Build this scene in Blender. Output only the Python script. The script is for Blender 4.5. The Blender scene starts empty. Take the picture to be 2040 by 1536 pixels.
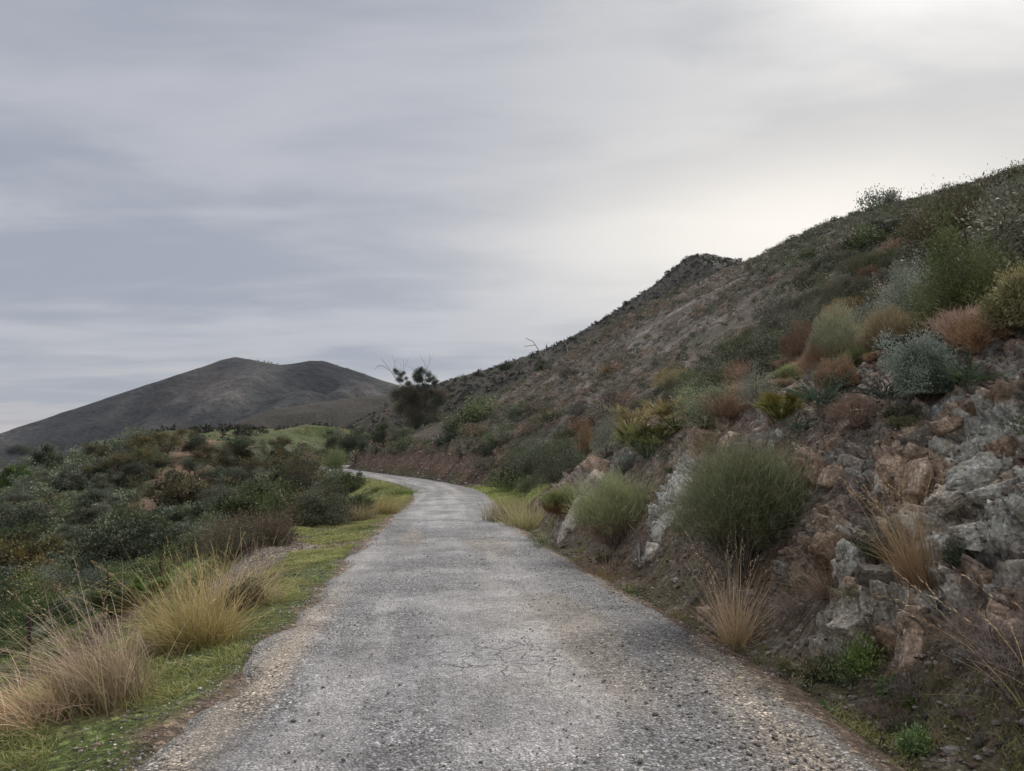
import bpy, math
import numpy as np

# ------------------------------------------------------------------ camera
FPX, CX, CY, HOR, EYE = 1512.0, 1020.0, 768.0, 900.0, 1.65
PITCH = math.atan((HOR - CY) / FPX)
cP, sP = math.cos(PITCH), math.sin(PITCH)
scene = bpy.context.scene
COL = scene.collection
cam_data = bpy.data.cameras.new('camera')
cam_data.sensor_width = 36.0
cam_data.lens = 36.0 * FPX / 2040.0
cam_data.clip_start = 0.05
cam_data.clip_end = 20000.0
cam = bpy.data.objects.new('camera', cam_data)
cam.location = (0, 0, EYE)
cam.rotation_euler = (math.pi / 2 + PITCH, 0, 0)
COL.objects.link(cam)
scene.camera = cam

# ------------------------------------------------------------------ light
SUN_AZ, SUN_EL = math.radians(36.0), math.radians(44.0)      # to the right of the road, behind thin cloud
SDIR = np.array([math.sin(SUN_AZ) * math.cos(SUN_EL), math.cos(SUN_AZ) * math.cos(SUN_EL), math.sin(SUN_EL)])
sl = bpy.data.lights.new('sun', 'SUN')
sl.energy = 1.9
sl.angle = math.radians(22)
sl.color = (1.0, 0.95, 0.88)
so = bpy.data.objects.new('sun', sl)
so.rotation_euler = (math.pi / 2 - SUN_EL, 0, math.pi - SUN_AZ)
COL.objects.link(so)
scene.view_settings.view_transform = 'Standard'
scene.view_settings.look = 'None'
scene.view_settings.exposure = 0.0
scene.view_settings.gamma = 1.0
HAZE = True
scene.cycles.use_denoising = True
scene.cycles.denoiser = 'OPENIMAGEDENOISE'
scene.cycles.denoising_input_passes = 'RGB_ALBEDO_NORMAL'
scene.cycles.denoising_prefilter = 'ACCURATE'
scene.cycles.max_bounces = 5
scene.cycles.diffuse_bounces = 3
scene.cycles.transparent_max_bounces = 4


class NT:
    """small helper for wiring nodes"""
    def __init__(s, tree):
        s.t = tree
        s.n = tree.nodes
        s.l = tree.links

    def node(s, kind, **kw):
        n = s.n.new(kind)
        for k, v in kw.items():
            setattr(n, k, v)
        return n

    def link(s, a, b):
        s.l.new(a, b)

    def put(s, sock, v):
        if hasattr(v, 'is_linked'):
            s.l.new(v, sock)
        else:
            sock.default_value = v

    def math(s, op, a, b=0.0, c=0.0, clamp=False):
        n = s.n.new('ShaderNodeMath')
        n.operation = op
        n.use_clamp = clamp
        s.put(n.inputs[0], a)
        s.put(n.inputs[1], b)
        if len(n.inputs) > 2:
            s.put(n.inputs[2], c)
        return n.outputs[0]

    def vmath(s, op, a, b=(0, 0, 0)):
        n = s.n.new('ShaderNodeVectorMath')
        n.operation = op
        s.put(n.inputs[0], a)
        s.put(n.inputs[1], b)
        return n.outputs['Value'] if op in ('DOT_PRODUCT', 'LENGTH') else n.outputs['Vector']

    def mix(s, fac, a, b, mode='MIX'):
        n = s.n.new('ShaderNodeMix')
        n.data_type = 'RGBA'
        n.blend_type = mode
        s.put(n.inputs[0], fac)
        for k, v in ((6, a), (7, b)):
            if isinstance(v, tuple) and len(v) == 3:
                v = v + (1.0,)
            s.put(n.inputs[k], v)
        return n.outputs[2]

    def ramp(s, fac, pts, interp='LINEAR'):
        n = s.n.new('ShaderNodeValToRGB')
        n.color_ramp.interpolation = interp
        e = n.color_ramp.elements
        while len(e) < len(pts):
            e.new(0.5)
        for el, (p, c) in zip(e, pts):
            el.position = p
            el.color = (c, c, c, 1) if not isinstance(c, tuple) else (c + (1,) if len(c) == 3 else c)
        s.put(n.inputs[0], fac)
        return n.outputs[0]

    def noise(s, vec, scale, detail=4.0, rough=0.55, dist=0.0):
        n = s.n.new('ShaderNodeTexNoise')
        s.put(n.inputs['Vector'], vec)
        n.inputs['Scale'].default_value = scale
        n.inputs['Detail'].default_value = detail
        n.inputs['Roughness'].default_value = rough
        n.inputs['Distortion'].default_value = dist
        return n.outputs[0]

    def maprange(s, v, a, b, c, d, smooth=False):
        n = s.n.new('ShaderNodeMapRange')
        n.interpolation_type = 'SMOOTHSTEP' if smooth else 'LINEAR'
        s.put(n.inputs[0], v)
        for k, x in zip((1, 2, 3, 4), (a, b, c, d)):
            n.inputs[k].default_value = x
        return n.outputs[0]


def make_world():
    w = bpy.data.worlds.new('World')
    scene.world = w
    w.use_nodes = True
    N = NT(w.node_tree)
    N.n.clear()
    out = N.node('ShaderNodeOutputWorld')
    sky = N.node('ShaderNodeTexSky', sky_type='NISHITA', sun_disc=False)
    sky.sun_elevation = SUN_EL
    sky.sun_rotation = SUN_AZ
    bg1 = N.node('ShaderNodeBackground')
    bg1.inputs[1].default_value = 0.1
    N.link(sky.outputs[0], bg1.inputs[0])
    d = N.node('ShaderNodeTexCoord').outputs['Generated']
    sep = N.node('ShaderNodeSeparateXYZ')
    N.link(d, sep.inputs[0])
    x, y, z = sep.outputs
    zc = N.math('ADD', N.math('MAXIMUM', z, 0.0), 0.10)
    comb = N.node('ShaderNodeCombineXYZ')
    N.put(comb.inputs[0], N.math('DIVIDE', x, zc))
    N.put(comb.inputs[1], N.math('DIVIDE', y, zc))
    pl = comb.outputs[0]                       # the flat cloud layer seen from below
    mp = N.node('ShaderNodeMapping')
    N.link(pl, mp.inputs[0])
    mp.inputs['Scale'].default_value = (0.72, 1.10, 1)
    mp.inputs['Rotation'].default_value = (0, 0, math.radians(-6))
    mp.inputs['Location'].default_value = (3.1, 0.4, 0)
    n1 = N.noise(mp.outputs[0], 1.0, 9, 0.54, 0.35)
    mp2 = N.node('ShaderNodeMapping')
    N.link(pl, mp2.inputs[0])
    mp2.inputs['Scale'].default_value = (0.9, 2.6, 1)
    mp2.inputs['Rotation'].default_value = (0, 0, math.radians(8))
    n2 = N.noise(mp2.outputs[0], 1.5, 8, 0.56, 0.4)
    n = N.math('ADD', N.math('MULTIPLY', n1, 0.74), N.math('MULTIPLY', n2, 0.26))
    cl = N.maprange(n, 0.39, 0.61, 0.0, 1.0, True)
    # glow of the veiled sun
    dt = N.vmath('DOT_PRODUCT', d, tuple(SDIR))
    ang = N.math('ARCCOSINE', N.math('MINIMUM', dt, 1.0))
    g = N.math('POWER', 2.718, N.math('MULTIPLY', N.math('MULTIPLY', ang, ang), -1.0 / (0.40 ** 2)))
    # brighter gap low on the right
    az, el = math.radians(21.5), math.radians(15.5)
    g2d = (math.sin(az) * math.cos(el), math.cos(az) * math.cos(el), math.sin(el))
    df = N.vmath('SUBTRACT', d, g2d)
    df = N.vmath('MULTIPLY', df, (2.6, 2.6, 8.0))
    ln = N.vmath('LENGTH', df)
    g2 = N.math('POWER', 2.718, N.math('MULTIPLY', N.math('MULTIPLY', ln, ln), -1.3))
    base = N.mix(cl, (0.375, 0.402, 0.468), (0.525, 0.535, 0.582))
    warm = N.maprange(z, 0.0, 0.20, 1.0, 0.0, True)
    base = N.mix(N.math('MULTIPLY', warm, N.math('ADD', N.math('MULTIPLY', cl, 0.55), 0.15)), base, (0.56, 0.54, 0.53))
    rightwarm = N.maprange(x, -0.15, 0.45, 0.0, 1.0, True)
    base = N.mix(N.math('MULTIPLY', rightwarm, 0.75), base, N.mix(cl, (0.42, 0.43, 0.45), (0.64, 0.635, 0.625)))
    hot = N.mix(cl, (0.55, 0.55, 0.555), (0.86, 0.84, 0.80))
    c = N.mix(N.math('MULTIPLY', g, 0.95), base, hot)
    core = N.math('POWER', 2.718, N.math('MULTIPLY', N.math('MULTIPLY', ang, ang), -1.0 / (0.19 ** 2)))
    zen = N.maprange(z, 0.55, 0.92, 1.0, 2.1, True)
    c = N.mix(1.0, c, zen, 'MULTIPLY')
    c = N.mix(core, c, (3.6, 3.5, 3.3))
    c = N.mix(N.math('MULTIPLY', g2, 0.95), c, (1.08, 1.02, 0.92))
    lowpink = N.math('MULTIPLY', N.maprange(z, 0.0, 0.07, 1.0, 0.0, True), 0.5)
    c = N.mix(lowpink, c, (0.66, 0.57, 0.52))
    bg2 = N.node('ShaderNodeBackground')
    N.link(c, bg2.inputs[0])
    bg2.inputs[1].default_value = 1.0
    m = N.node('ShaderNodeMixShader')
    m.inputs[0].default_value = 0.93
    N.link(bg1.outputs[0], m.inputs[1])
    N.link(bg2.outputs[0], m.inputs[2])
    N.link(m.outputs[0], out.inputs[0])


make_world()


# ------------------------------------------------------------------ noise in numpy
def _h(ix, iy, iz, seed):
    n = (ix.astype(np.int64) * 374761393 + iy.astype(np.int64) * 668265263 + iz.astype(np.int64) * 2147483647 + seed * 974634777) & 0xFFFFFFFF
    n = ((n ^ (n >> 13)) * 1274126177) & 0xFFFFFFFF
    n = ((n ^ (n >> 15)) * 2246822519) & 0xFFFFFFFF
    return ((n ^ (n >> 16)) & 0xFFFFFF).astype(np.float32) / 16777216.0


def vnoise(x, y, z=None, seed=0):
    x = np.asarray(x, dtype=np.float64)
    y = np.asarray(y, dtype=np.float64)
    xi, yi = np.floor(x), np.floor(y)
    xf, yf = x - xi, y - yi
    u, v = xf * xf * (3 - 2 * xf), yf * yf * (3 - 2 * yf)
    if z is None:
        zz = np.zeros_like(xi)
        a = _h(xi, yi, zz, seed); b = _h(xi + 1, yi, zz, seed)
        c = _h(xi, yi + 1, zz, seed); d = _h(xi + 1, yi + 1, zz, seed)
        return ((a * (1 - u) + b * u) * (1 - v) + (c * (1 - u) + d * u) * v) * 2 - 1
    z = np.asarray(z, dtype=np.float64)
    zi = np.floor(z)
    zf = z - zi
    w = zf * zf * (3 - 2 * zf)
    r = 0
    for dz, ww in ((0, 1 - w), (1, w)):
        a = _h(xi, yi, zi + dz, seed); b = _h(xi + 1, yi, zi + dz, seed)
        c = _h(xi, yi + 1, zi + dz, seed); d = _h(xi + 1, yi + 1, zi + dz, seed)
        r = r + ww * ((a * (1 - u) + b * u) * (1 - v) + (c * (1 - u) + d * u) * v)
    return r * 2 - 1


def fbm(x, y, z=None, oct=4, seed=0, gain=0.5, ridged=False):
    a, s, f, tot = 0.0, 1.0, 1.0, 0.0
    ca, sa = 0.8, 0.6
    for k in range(oct):
        n = vnoise(x * f, y * f, None if z is None else z * f, seed + k * 17)
        if ridged:
            n = 1 - 2 * np.abs(n)
        a = a + s * n
        tot += s
        s *= gain
        f *= 2.03
        x, y = ca * x - sa * y, sa * x + ca * y
    return a / tot


def cellular(P, seed=0):
    """F1, F2, per-cell random numbers (n,4), offset from the cell point"""
    Pi = np.floor(P)
    n = len(P)
    f1 = np.full(n, 9.0); f2 = np.full(n, 9.0)
    off = np.zeros((n, 3)); cid = np.zeros((n, 3))
    for dx in (-1, 0, 1):
        for dy in (-1, 0, 1):
            for dz in (-1, 0, 1):
                c = Pi + (dx, dy, dz)
                q = np.stack([_h(c[:, 0], c[:, 1], c[:, 2], seed + k) for k in (1, 2, 3)], 1) + c
                o = P - q
                d = np.sqrt((o * o).sum(1))
                m = d < f1
                f2 = np.where(m, f1, np.minimum(f2, d))
                f1 = np.where(m, d, f1)
                off[m] = o[m]
                cid[m] = c[m]
    rnd = np.stack([_h(cid[:, 0], cid[:, 1], cid[:, 2], seed + k) for k in (11, 12, 13, 14)], 1)
    return f1, f2, rnd, off


def sm(a, b, x):
    t = np.clip((x - a) / (b - a), 0, 1)
    return t * t * (3 - 2 * t)


def smax(a, b, k):
    h = np.clip(0.5 + 0.5 * (a - b) / k, 0, 1)
    return b * (1 - h) + a * h + k * h * (1 - h)


def smin(a, b, k):
    return -smax(-a, -b, k)


# ------------------------------------------------------------------ picture <-> place
def ray(u, v):
    vx, vz = (u - CX) / FPX, -(v - CY) / FPX
    return np.array([vx, cP - vz * sP, sP + vz * cP])


def proj(x, y, z):
    dz = np.asarray(z) - EYE
    fw = y * cP + dz * sP
    up = -y * sP + dz * cP
    fw = np.where(np.abs(fw) < 1e-3, 1e-3, fw)
    return CX + FPX * x / fw, CY - FPX * up / fw, fw


# ------------------------------------------------------------------ the lie of the land
def spline(pts, step):
    pts = np.array(pts, float)
    P = np.vstack([2 * pts[0] - pts[1], pts, 2 * pts[-1] - pts[-2]])
    out = []
    for i in range(1, len(P) - 2):
        n = max(2, int(np.linalg.norm(P[i + 1][:2] - P[i][:2]) / step))
        t = np.linspace(0, 1, n, endpoint=False)[:, None]
        out.append(0.5 * ((2 * P[i]) + (-P[i - 1] + P[i + 1]) * t + (2 * P[i - 1] - 5 * P[i] + 4 * P[i + 1] - P[i + 2]) * t ** 2
                          + (-P[i - 1] + 3 * P[i] - 3 * P[i + 1] + P[i + 2]) * t ** 3))
    out.append(P[-2][None])
    return np.vstack(out)


ROAD = spline([(0.3, -30, 0.3), (0.1, -12, 0.1), (-0.02, 0, 0), (-0.12, 4.5, 0), (-0.3, 7, -0.05), (-1.25, 15.7, -0.36), (-2.2, 26, -0.6), (-2.95, 37, -0.68),
               (-4.4, 48, -0.7), (-7.3, 59, -0.7), (-11.0, 69.5, -0.72), (-15.2, 80, -0.72), (-19.8, 92, -0.7), (-24.5, 105, -0.68),
               (-27.6, 118, -0.66), (-27.6, 132, -0.7), (-23, 147, -1.2), (-14, 162, -2.2), (-2, 178, -3.0), (14, 195, -3.5)], 0.6)
GUIDE = spline([(3, -60, 0.3), (1, -15, 0), (-0.2, 5, 0), (-1.6, 20, -0.5), (-3.2, 38, -0.7), (-7.8, 58, -0.7), (-15.5, 80, -0.7), (-26, 108, -0.7), (-40, 150, -3), (-60, 205, -6)], 1.5)


def lateral(x, y, line):
    """signed distance right of the line, index along it and its height"""
    x = np.asarray(x, np.float32).ravel(); y = np.asarray(y, np.float32).ravel()
    T = np.gradient(line[:, :2], axis=0)
    T /= np.linalg.norm(T, axis=1)[:, None]
    L = line.astype(np.float32)
    S = np.concatenate([[0], np.cumsum(np.linalg.norm(np.diff(line[:, :2], axis=0), axis=1))])
    t = np.empty(len(x)); s = np.empty(len(x)); zz = np.empty(len(x))
    for a in range(0, len(x), 20000):
        b = slice(a, a + 20000)
        d = (x[b, None] - L[None, :, 0]) ** 2 + (y[b, None] - L[None, :, 1]) ** 2
        i = d.argmin(1)
        dx = x[b] - line[i, 0]; dy = y[b] - line[i, 1]
        al = dx * T[i, 0] + dy * T[i, 1]
        cr = dx * T[i, 1] - dy * T[i, 0]
        edge = (i == 0) | (i == len(line) - 1)
        far = np.sqrt(d[np.arange(len(i)), i])
        t[b] = np.where(edge | (far > 12), np.sign(cr) * far, cr)
        s[b] = S[i] + al
        zz[b] = np.interp(s[b], S, line[:, 2])
    return t, s - S[np.abs(line[:, 1]).argmin()], zz


CRESTB = np.array([(-190, 290, -12), (-130, 292, -6), (-90, 294, 0), (-72, 296, 6.5), (-59, 298, 14), (-45.7, 300, 21.9), (-28.4, 305, 29.5), (-4.2, 314, 37.7), (17.1, 320, 45.9), (39.7, 330, 59.5),
                   (63.9, 340, 76.7), (82, 350, 92.6), (90, 352, 94.1), (101, 358, 93.7), (112, 363, 93), (135, 372, 92), (230, 390, 110), (330, 420, 120)], float)
MOUNT = [(-60, 905), (0, 872), (60, 861), (130, 836), (200, 806), (300, 777), (370, 750), (415, 735), (440, 720), (470, 712), (500, 716), (560, 728), (620, 719), (650, 721),
         (700, 736), (760, 757), (820, 775), (900, 800), (1000, 840), (1100, 890)]


MC = []
for (u_, v_) in MOUNT:
    Y_ = 2000.0 - 350 * max(0, (470 - u_) / 470.0)
    r_ = ray(u_, v_)
    MC.append((r_[0] / r_[1] * Y_, Y_, EYE + r_[2] / r_[1] * Y_))
MC = np.array(MC)


SPURS = []
for pts_ in (((470, 714, 1990), (515, 752, 1850), (575, 785, 1700), (650, 818, 1500), (700, 850, 1300)), ((440, 722, 1980), (395, 768, 1850), (330, 815, 1650), (250, 850, 1450)),
             ((640, 722, 1990), (700, 765, 1850), (735, 800, 1700)), ((560, 730, 1990), (600, 770, 1850), (640, 800, 1750)), ((300, 779, 1850), (200, 830, 1650), (120, 865, 1500))):
    L_ = []
    for (u_, v_, Y_) in pts_:
        r_ = ray(u_, v_)
        L_.append((r_[0] / r_[1] * Y_, Y_, EYE + r_[2] / r_[1] * Y_))
    SPURS.append(np.array(L_))


def natural(x, y):
    tg, sg, zg = lateral(x, y, GUIDE)
    th = math.radians(12.5)
    q12 = x * math.cos(th) + y * math.sin(th)
    p = -x * math.sin(th) + y * math.cos(th)
    w = sm(6, 32, tg)
    q = tg * (1 - w) + q12 * w
    qs = [-1e4, 0, 5, 20, 42, 60, 90, 140, 1000]
    sl = [0, 0, 0.47, 0.46, 0.47, 0.40, 0.24, 0.10, 0.02]
    hs = np.concatenate([[0], np.cumsum(np.diff(qs) * np.array(sl[1:]))])
    right = np.interp(q, qs, hs) - hs[1]
    gul = 1 - 0.93 * sm(86, 150, p + 0.02 * q)
    right = right * gul * (1 + 0.17 * sm(35, 95, p) * sm(8, 30, q))
    D = 12.5 - 7.0 * sm(40, 120, y) - 2 * sm(150, 260, y)
    left = -D * (1 - np.exp(np.minimum(q, 0) * 0.42 / D))
    n = zg * 0.9 + np.where(q > 0, right, left) + 0.35
    bump = 11.5 * np.exp(-((x + 66) / 34) ** 2 - ((y - 150) / 36) ** 2) + 5.0 * np.exp(-((x + 30) / 24) ** 2 - ((y - 172) / 26) ** 2) + 2.2 * np.exp(-((x + 95) / 30) ** 2 - ((y - 158) / 30) ** 2)
    n = n + bump - 5.0 * sm(-62, -96, x) * sm(80, 130, y) * sm(330, 260, y)
    r = np.hypot(x, y)
    roll = fbm(x / 40, y / 40, oct=3, seed=5) * 1.6 * sm(25, 90, r) + fbm(x / 9, y / 9, oct=3, seed=9) * 0.35 * sm(8, 30, r)
    n = n + roll
    fade = sm(420, 800, r)
    n = n * (1 - fade) + (-14) * fade
    yc = np.interp(x, CRESTB[:, 0], CRESTB[:, 1])
    dyc = np.maximum(yc - y, 0)
    rb = np.interp(x, CRESTB[:, 0], CRESTB[:, 2]) - 0.44 * (np.sqrt(dyc ** 2 + 36) - 6) - 0.5 * np.maximum(y - yc, 0)
    gl = fbm(x / 45, y / 120, oct=4, seed=31, ridged=True)
    rb = rb + (gl * 3.2 + fbm(x / 12, y / 16, oct=3, seed=33) * 0.9) * sm(-10, 30, rb) * sm(4, 60, dyc)
    n = smax(n, np.maximum(rb, -40), 5.0)
    # low rocky hills between the hillock and the mountain
    h1 = -14 + 42 * np.exp(-((x + 165) / 85) ** 2 - ((y - 560) / 80) ** 2) + 52 * np.exp(-((x + 60) / 75) ** 2 - ((y - 610) / 90) ** 2)
    h1 = h1 + fbm(x / 50, y / 50, oct=4, seed=41, ridged=True) * 4
    n = np.where(r > 380, smax(n, h1, 6.0), n)
    # the mountain
    ym = np.interp(x, MC[:, 0], MC[:, 1])
    dym = np.maximum(ym - y, 0)
    mt = np.interp(x, MC[:, 0], MC[:, 2]) - 0.50 * (np.sqrt(dym ** 2 + 900) - 30) - 0.5 * np.maximum(y - ym, 0)
    for S_ in SPURS:
        for a, b in zip(S_[:-1], S_[1:]):
            dd = b[:2] - a[:2]
            tt = np.clip(((x - a[0]) * dd[0] + (y - a[1]) * dd[1]) / (dd @ dd), 0, 1)
            ds = np.hypot(x - a[0] - tt * dd[0], y - a[1] - tt * dd[1])
            mt = smax(mt, a[2] + tt * (b[2] - a[2]) - 0.42 * (np.sqrt(ds ** 2 + 400) - 20), 10.0)
    dm = np.clip(dym / 500, 0, 1)
    g1 = fbm(x / 260 + 0.25 * fbm(x / 200, y / 200, oct=2, seed=71), y / 700, oct=5, seed=51, ridged=True, gain=0.48)
    mm = mt + (g1 * 58 - 14) * sm(0.02, 0.5, dm) + fbm(x / 60, y / 60, oct=3, seed=55) * 5 * sm(0.0, 0.2, dm) + fbm(x / 30, y / 30, oct=2, seed=56) * 1.2
    n = np.where(r > 700, smax(n, mm, 12.0), n)
    return n


def terrain(x, y, full=False):
    shp = np.shape(x)
    x = np.asarray(x, float).ravel(); y = np.asarray(y, float).ravel()
    t, s, zr = lateral(x, y, ROAD)
    n = natural(x, y)
    foot = 2.55 + 0.35 * sm(9, 3, s) + 0.9 * sm(26, 36, s) * sm(60, 50, s)
    cut = np.interp(s, [0, 20, 26, 48, 58, 120, 140], [1.30, 1.30, 0.75, 0.75, 1.25, 1.25, 0.8])
    foot = foot + 0.25 * vnoise(s / 2.3, s * 0, seed=3) * sm(2, 5, s)
    tt = np.maximum(0, t - foot)
    up_r = zr + cut * tt + 0.10 * sm(0, .5, tt)
    up_r = np.where(t > foot + 14, 1e3, up_r)
    tl = np.maximum(0, -t - 2.6)
    up_l = zr + 0.04 * np.minimum(tl, 2.0) + 0.5 * np.maximum(0, tl - 3)
    up_l = np.where(-t > 18, 1e3, up_l)
    verge = 3.3 + 0.5 * vnoise(s / 4.0, s * 0 + 7, seed=4) + 2.2 * sm(14, 22, s) * sm(40, 30, s)
    lo_l = zr - 0.52 * np.maximum(0, -t - verge) - 0.02 * np.maximum(0, -t - 2)
    lo_l = np.where(-t > 30, -1e3, lo_l)
    lo_r = np.where(t > 12, -1e3, zr - 0.3 * np.maximum(0, t - 4))
    h = np.where(t > 0, smin(smax(n, lo_r, 0.25), up_r, 0.35), smin(smax(n, lo_l, 0.5), up_l, 0.35))
    wid = sm(1.9, 3.2, np.abs(t))
    h = h * wid + zr * (1 - wid) - 0.035 * (1 - sm(1.7, 2.0, np.abs(t)))
    ditch = -0.07 * np.exp(-((t - 2.35) / 0.3) ** 2)
    fine = fbm(x / 1.1, y / 1.1, oct=4, seed=77) * 0.055 + fbm(x / 0.22, y / 0.22, oct=2, seed=79) * 0.012
    h = h + ditch + fine * sm(1.8, 2.8, np.abs(t)) + 0.010 * fbm(x / 0.3, y / 0.3, oct=2, seed=80) * sm(1.6, 1.9, np.abs(t))
    if full:
        return h.reshape(shp), t.reshape(shp), s.reshape(shp), zr.reshape(shp)
    return h.reshape(shp)


RR = np.concatenate([np.geomspace(2.2, 700, 900), np.geomspace(705, 4500, 200)])


def hit(u, v):
    """where the line of sight through picture point (u, v) meets the land"""
    d = ray(u, v)
    k = RR / math.hypot(d[0], d[1])
    X, Y, Z = d[0] * k, d[1] * k, EYE + d[2] * k
    below = Z < terrain(X, Y)
    if not below.any():
        j = len(RR) - 1
        return np.array([X[j], Y[j], Z[j]])
    j = int(below.argmax())
    if j == 0:
        return np.array([X[0], Y[0], Z[0]])
    kk = np.linspace(k[j - 1], k[j], 12)
    X, Y, Z = d[0] * kk, d[1] * kk, EYE + d[2] * kk
    h = terrain(X, Y)
    i = int((Z <= h + 1e-6).argmax())
    return np.array([X[i], Y[i], h[i]])


# ------------------------------------------------------------------ mesh building
ALB = 1.55


def mesh(name, V, F, C=None, smooth=False):
    V = np.asarray(V, np.float32)
    F = np.asarray(F, np.int32)
    me = bpy.data.meshes.new(name)
    me.vertices.add(len(V))
    me.vertices.foreach_set('co', V.ravel())
    nf, k = F.shape
    me.loops.add(nf * k)
    me.loops.foreach_set('vertex_index', F.ravel())
    me.polygons.add(nf)
    me.polygons.foreach_set('loop_start', np.arange(0, nf * k, k, dtype=np.int32))
    me.polygons.foreach_set('loop_total', np.full(nf, k, np.int32))
    if smooth:
        me.polygons.foreach_set('use_smooth', np.ones(nf, bool))
    if C is not None:
        at = me.attributes.new('col', 'FLOAT_COLOR', 'POINT')
        c4 = np.ones((len(V), 4), np.float32)
        c4[:, :3] = np.clip(C * ALB * np.array([1.05, 1.0, 0.92]), 0, 0.85)
        at.data.foreach_set('color', c4.ravel())
    me.update()
    return me


def link(name, me, mat, parent=None):
    me.materials.clear()
    me.materials.append(mat)
    o = bpy.data.objects.new(name, me)
    COL.objects.link(o)
    if parent is not None:
        o.parent = parent
    return o


def tag(o, label=None, cat=None, group=None, kind=None):
    for k, v in (('label', label), ('category', cat), ('group', group), ('kind', kind)):
        if v:
            o[k] = v
    return o


def thing(name, loc, label, cat, group=None, rz=0.0, sc=1.0, tilt=(0, 0)):
    o = bpy.data.objects.new(name, None)
    o.empty_display_size = 0.1
    o.location = loc
    o.rotation_euler = (tilt[0], tilt[1], rz)
    o.scale = (sc, sc, sc)
    COL.objects.link(o)
    return tag(o, label, cat, group)


def grid_faces(nr, nc, wrap=False):
    i = np.arange(nr - 1)[:, None] * nc
    j = np.arange(nc if wrap else nc - 1)[None]
    j2 = (j + 1) % nc
    return np.stack([i + j, i + j2, i + nc + j2, i + nc + j], -1).reshape(-1, 4)


# ------------------------------------------------------------------ materials
def base_mat(name):
    m = bpy.data.materials.new(name)
    m.use_nodes = True
    N = NT(m.node_tree)
    N.n.clear()
    out = N.node('ShaderNodeOutputMaterial')
    p = N.node('ShaderNodeBsdfPrincipled')
    p.inputs['Roughness'].default_value = 0.9
    p.inputs['Specular IOR Level'].default_value = 0.25
    N.link(p.outputs[0], out.inputs[0])
    a = N.node('ShaderNodeAttribute')
    a.attribute_name = 'col'
    return m, N, p, a.outputs['Color'], out


def bump(N, p, h, dist, strength=1.0, prev=None):
    b = N.node('ShaderNodeBump')
    b.inputs['Distance'].default_value = dist
    b.inputs['Strength'].default_value = strength
    N.put(b.inputs['Height'], h)
    if prev is not None:
        N.link(prev, b.inputs['Normal'])
    if p is not None:
        N.link(b.outputs[0], p.inputs['Normal'])
    return b.outputs[0]


def voro(N, vec, scale, rnd=1.0, feature='F1'):
    v = N.node('ShaderNodeTexVoronoi', feature=feature)
    N.put(v.inputs['Vector'], vec)
    v.inputs['Scale'].default_value = scale
    v.inputs['Randomness'].default_value = rnd
    return v


def bright(N, col, f):
    """multiply a colour by a number"""
    return N.vmath('SCALE', col) if False else N.mix(1.0, col, f, 'MULTIPLY')


def mat_ground():
    m, N, p, col, out = base_mat('earth')
    P = N.node('ShaderNodeTexCoord').outputs['Object']
    a = N.noise(P, 0.45, 8, 0.62)
    b = N.noise(P, 7.0, 6, 0.65)
    c = N.ramp(a, [(0.30, 0.62), (0.5, 1.0), (0.70, 1.42)])
    d = N.ramp(b, [(0.28, 0.5), (0.5, 1.0), (0.72, 1.55)])
    col = bright(N, bright(N, col, c), d)
    v = voro(N, P, 22.0)
    st = N.ramp(N.math('FRACT', N.math('MULTIPLY', v.outputs['Color'], 3.7)), [(0.0, 0.65), (0.75, 1.05), (0.93, 1.5), (1.0, 2.6)])
    col = bright(N, col, st)
    v2 = voro(N, P, 1.7)
    st2 = N.ramp(N.math('FRACT', N.math('MULTIPLY', v2.outputs['Color'], 2.3)), [(0.0, 0.85), (0.8, 1.03), (1.0, 1.2)])
    col = bright(N, col, st2)
    N.link(col, p.inputs['Base Color'])
    n1 = bump(N, None, v.outputs['Distance'], 0.02, 0.7)
    n2 = bump(N, None, b, 0.12, 0.9, n1)
    bump(N, p, a, 0.9, 0.8, n2)
    return m


def mat_far():
    m, N, p, col, out = base_mat('mountain_scrub')
    P = N.node('ShaderNodeTexCoord').outputs['Object']
    a = N.noise(P, 0.006, 8, 0.62)
    b = N.noise(P, 0.06, 7, 0.68)
    mp = N.node('ShaderNodeMapping')
    N.link(P, mp.inputs[0])
    mp.inputs['Scale'].default_value = (1, 0.35, 1)
    v = voro(N, mp.outputs[0], 0.11)
    dots = N.ramp(v.outputs['Distance'], [(0.10, 0.45), (0.38, 1.0)])
    v3 = voro(N, P, 0.028)
    dots2 = N.ramp(v3.outputs['Distance'], [(0.05, 0.40), (0.16, 1.0)])
    c = N.ramp(a, [(0.34, 0.62), (0.5, 1.0), (0.66, 1.40)])
    d = N.ramp(b, [(0.32, 0.55), (0.5, 1.0), (0.68, 1.50)])
    col = bright(N, bright(N, col, c), d)
    col = bright(N, bright(N, col, dots), dots2)
    N.link(col, p.inputs['Base Color'])
    n1 = bump(N, None, b, 10.0, 0.9)
    bump(N, p, a, 60.0, 0.9, n1)
    return m


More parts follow.
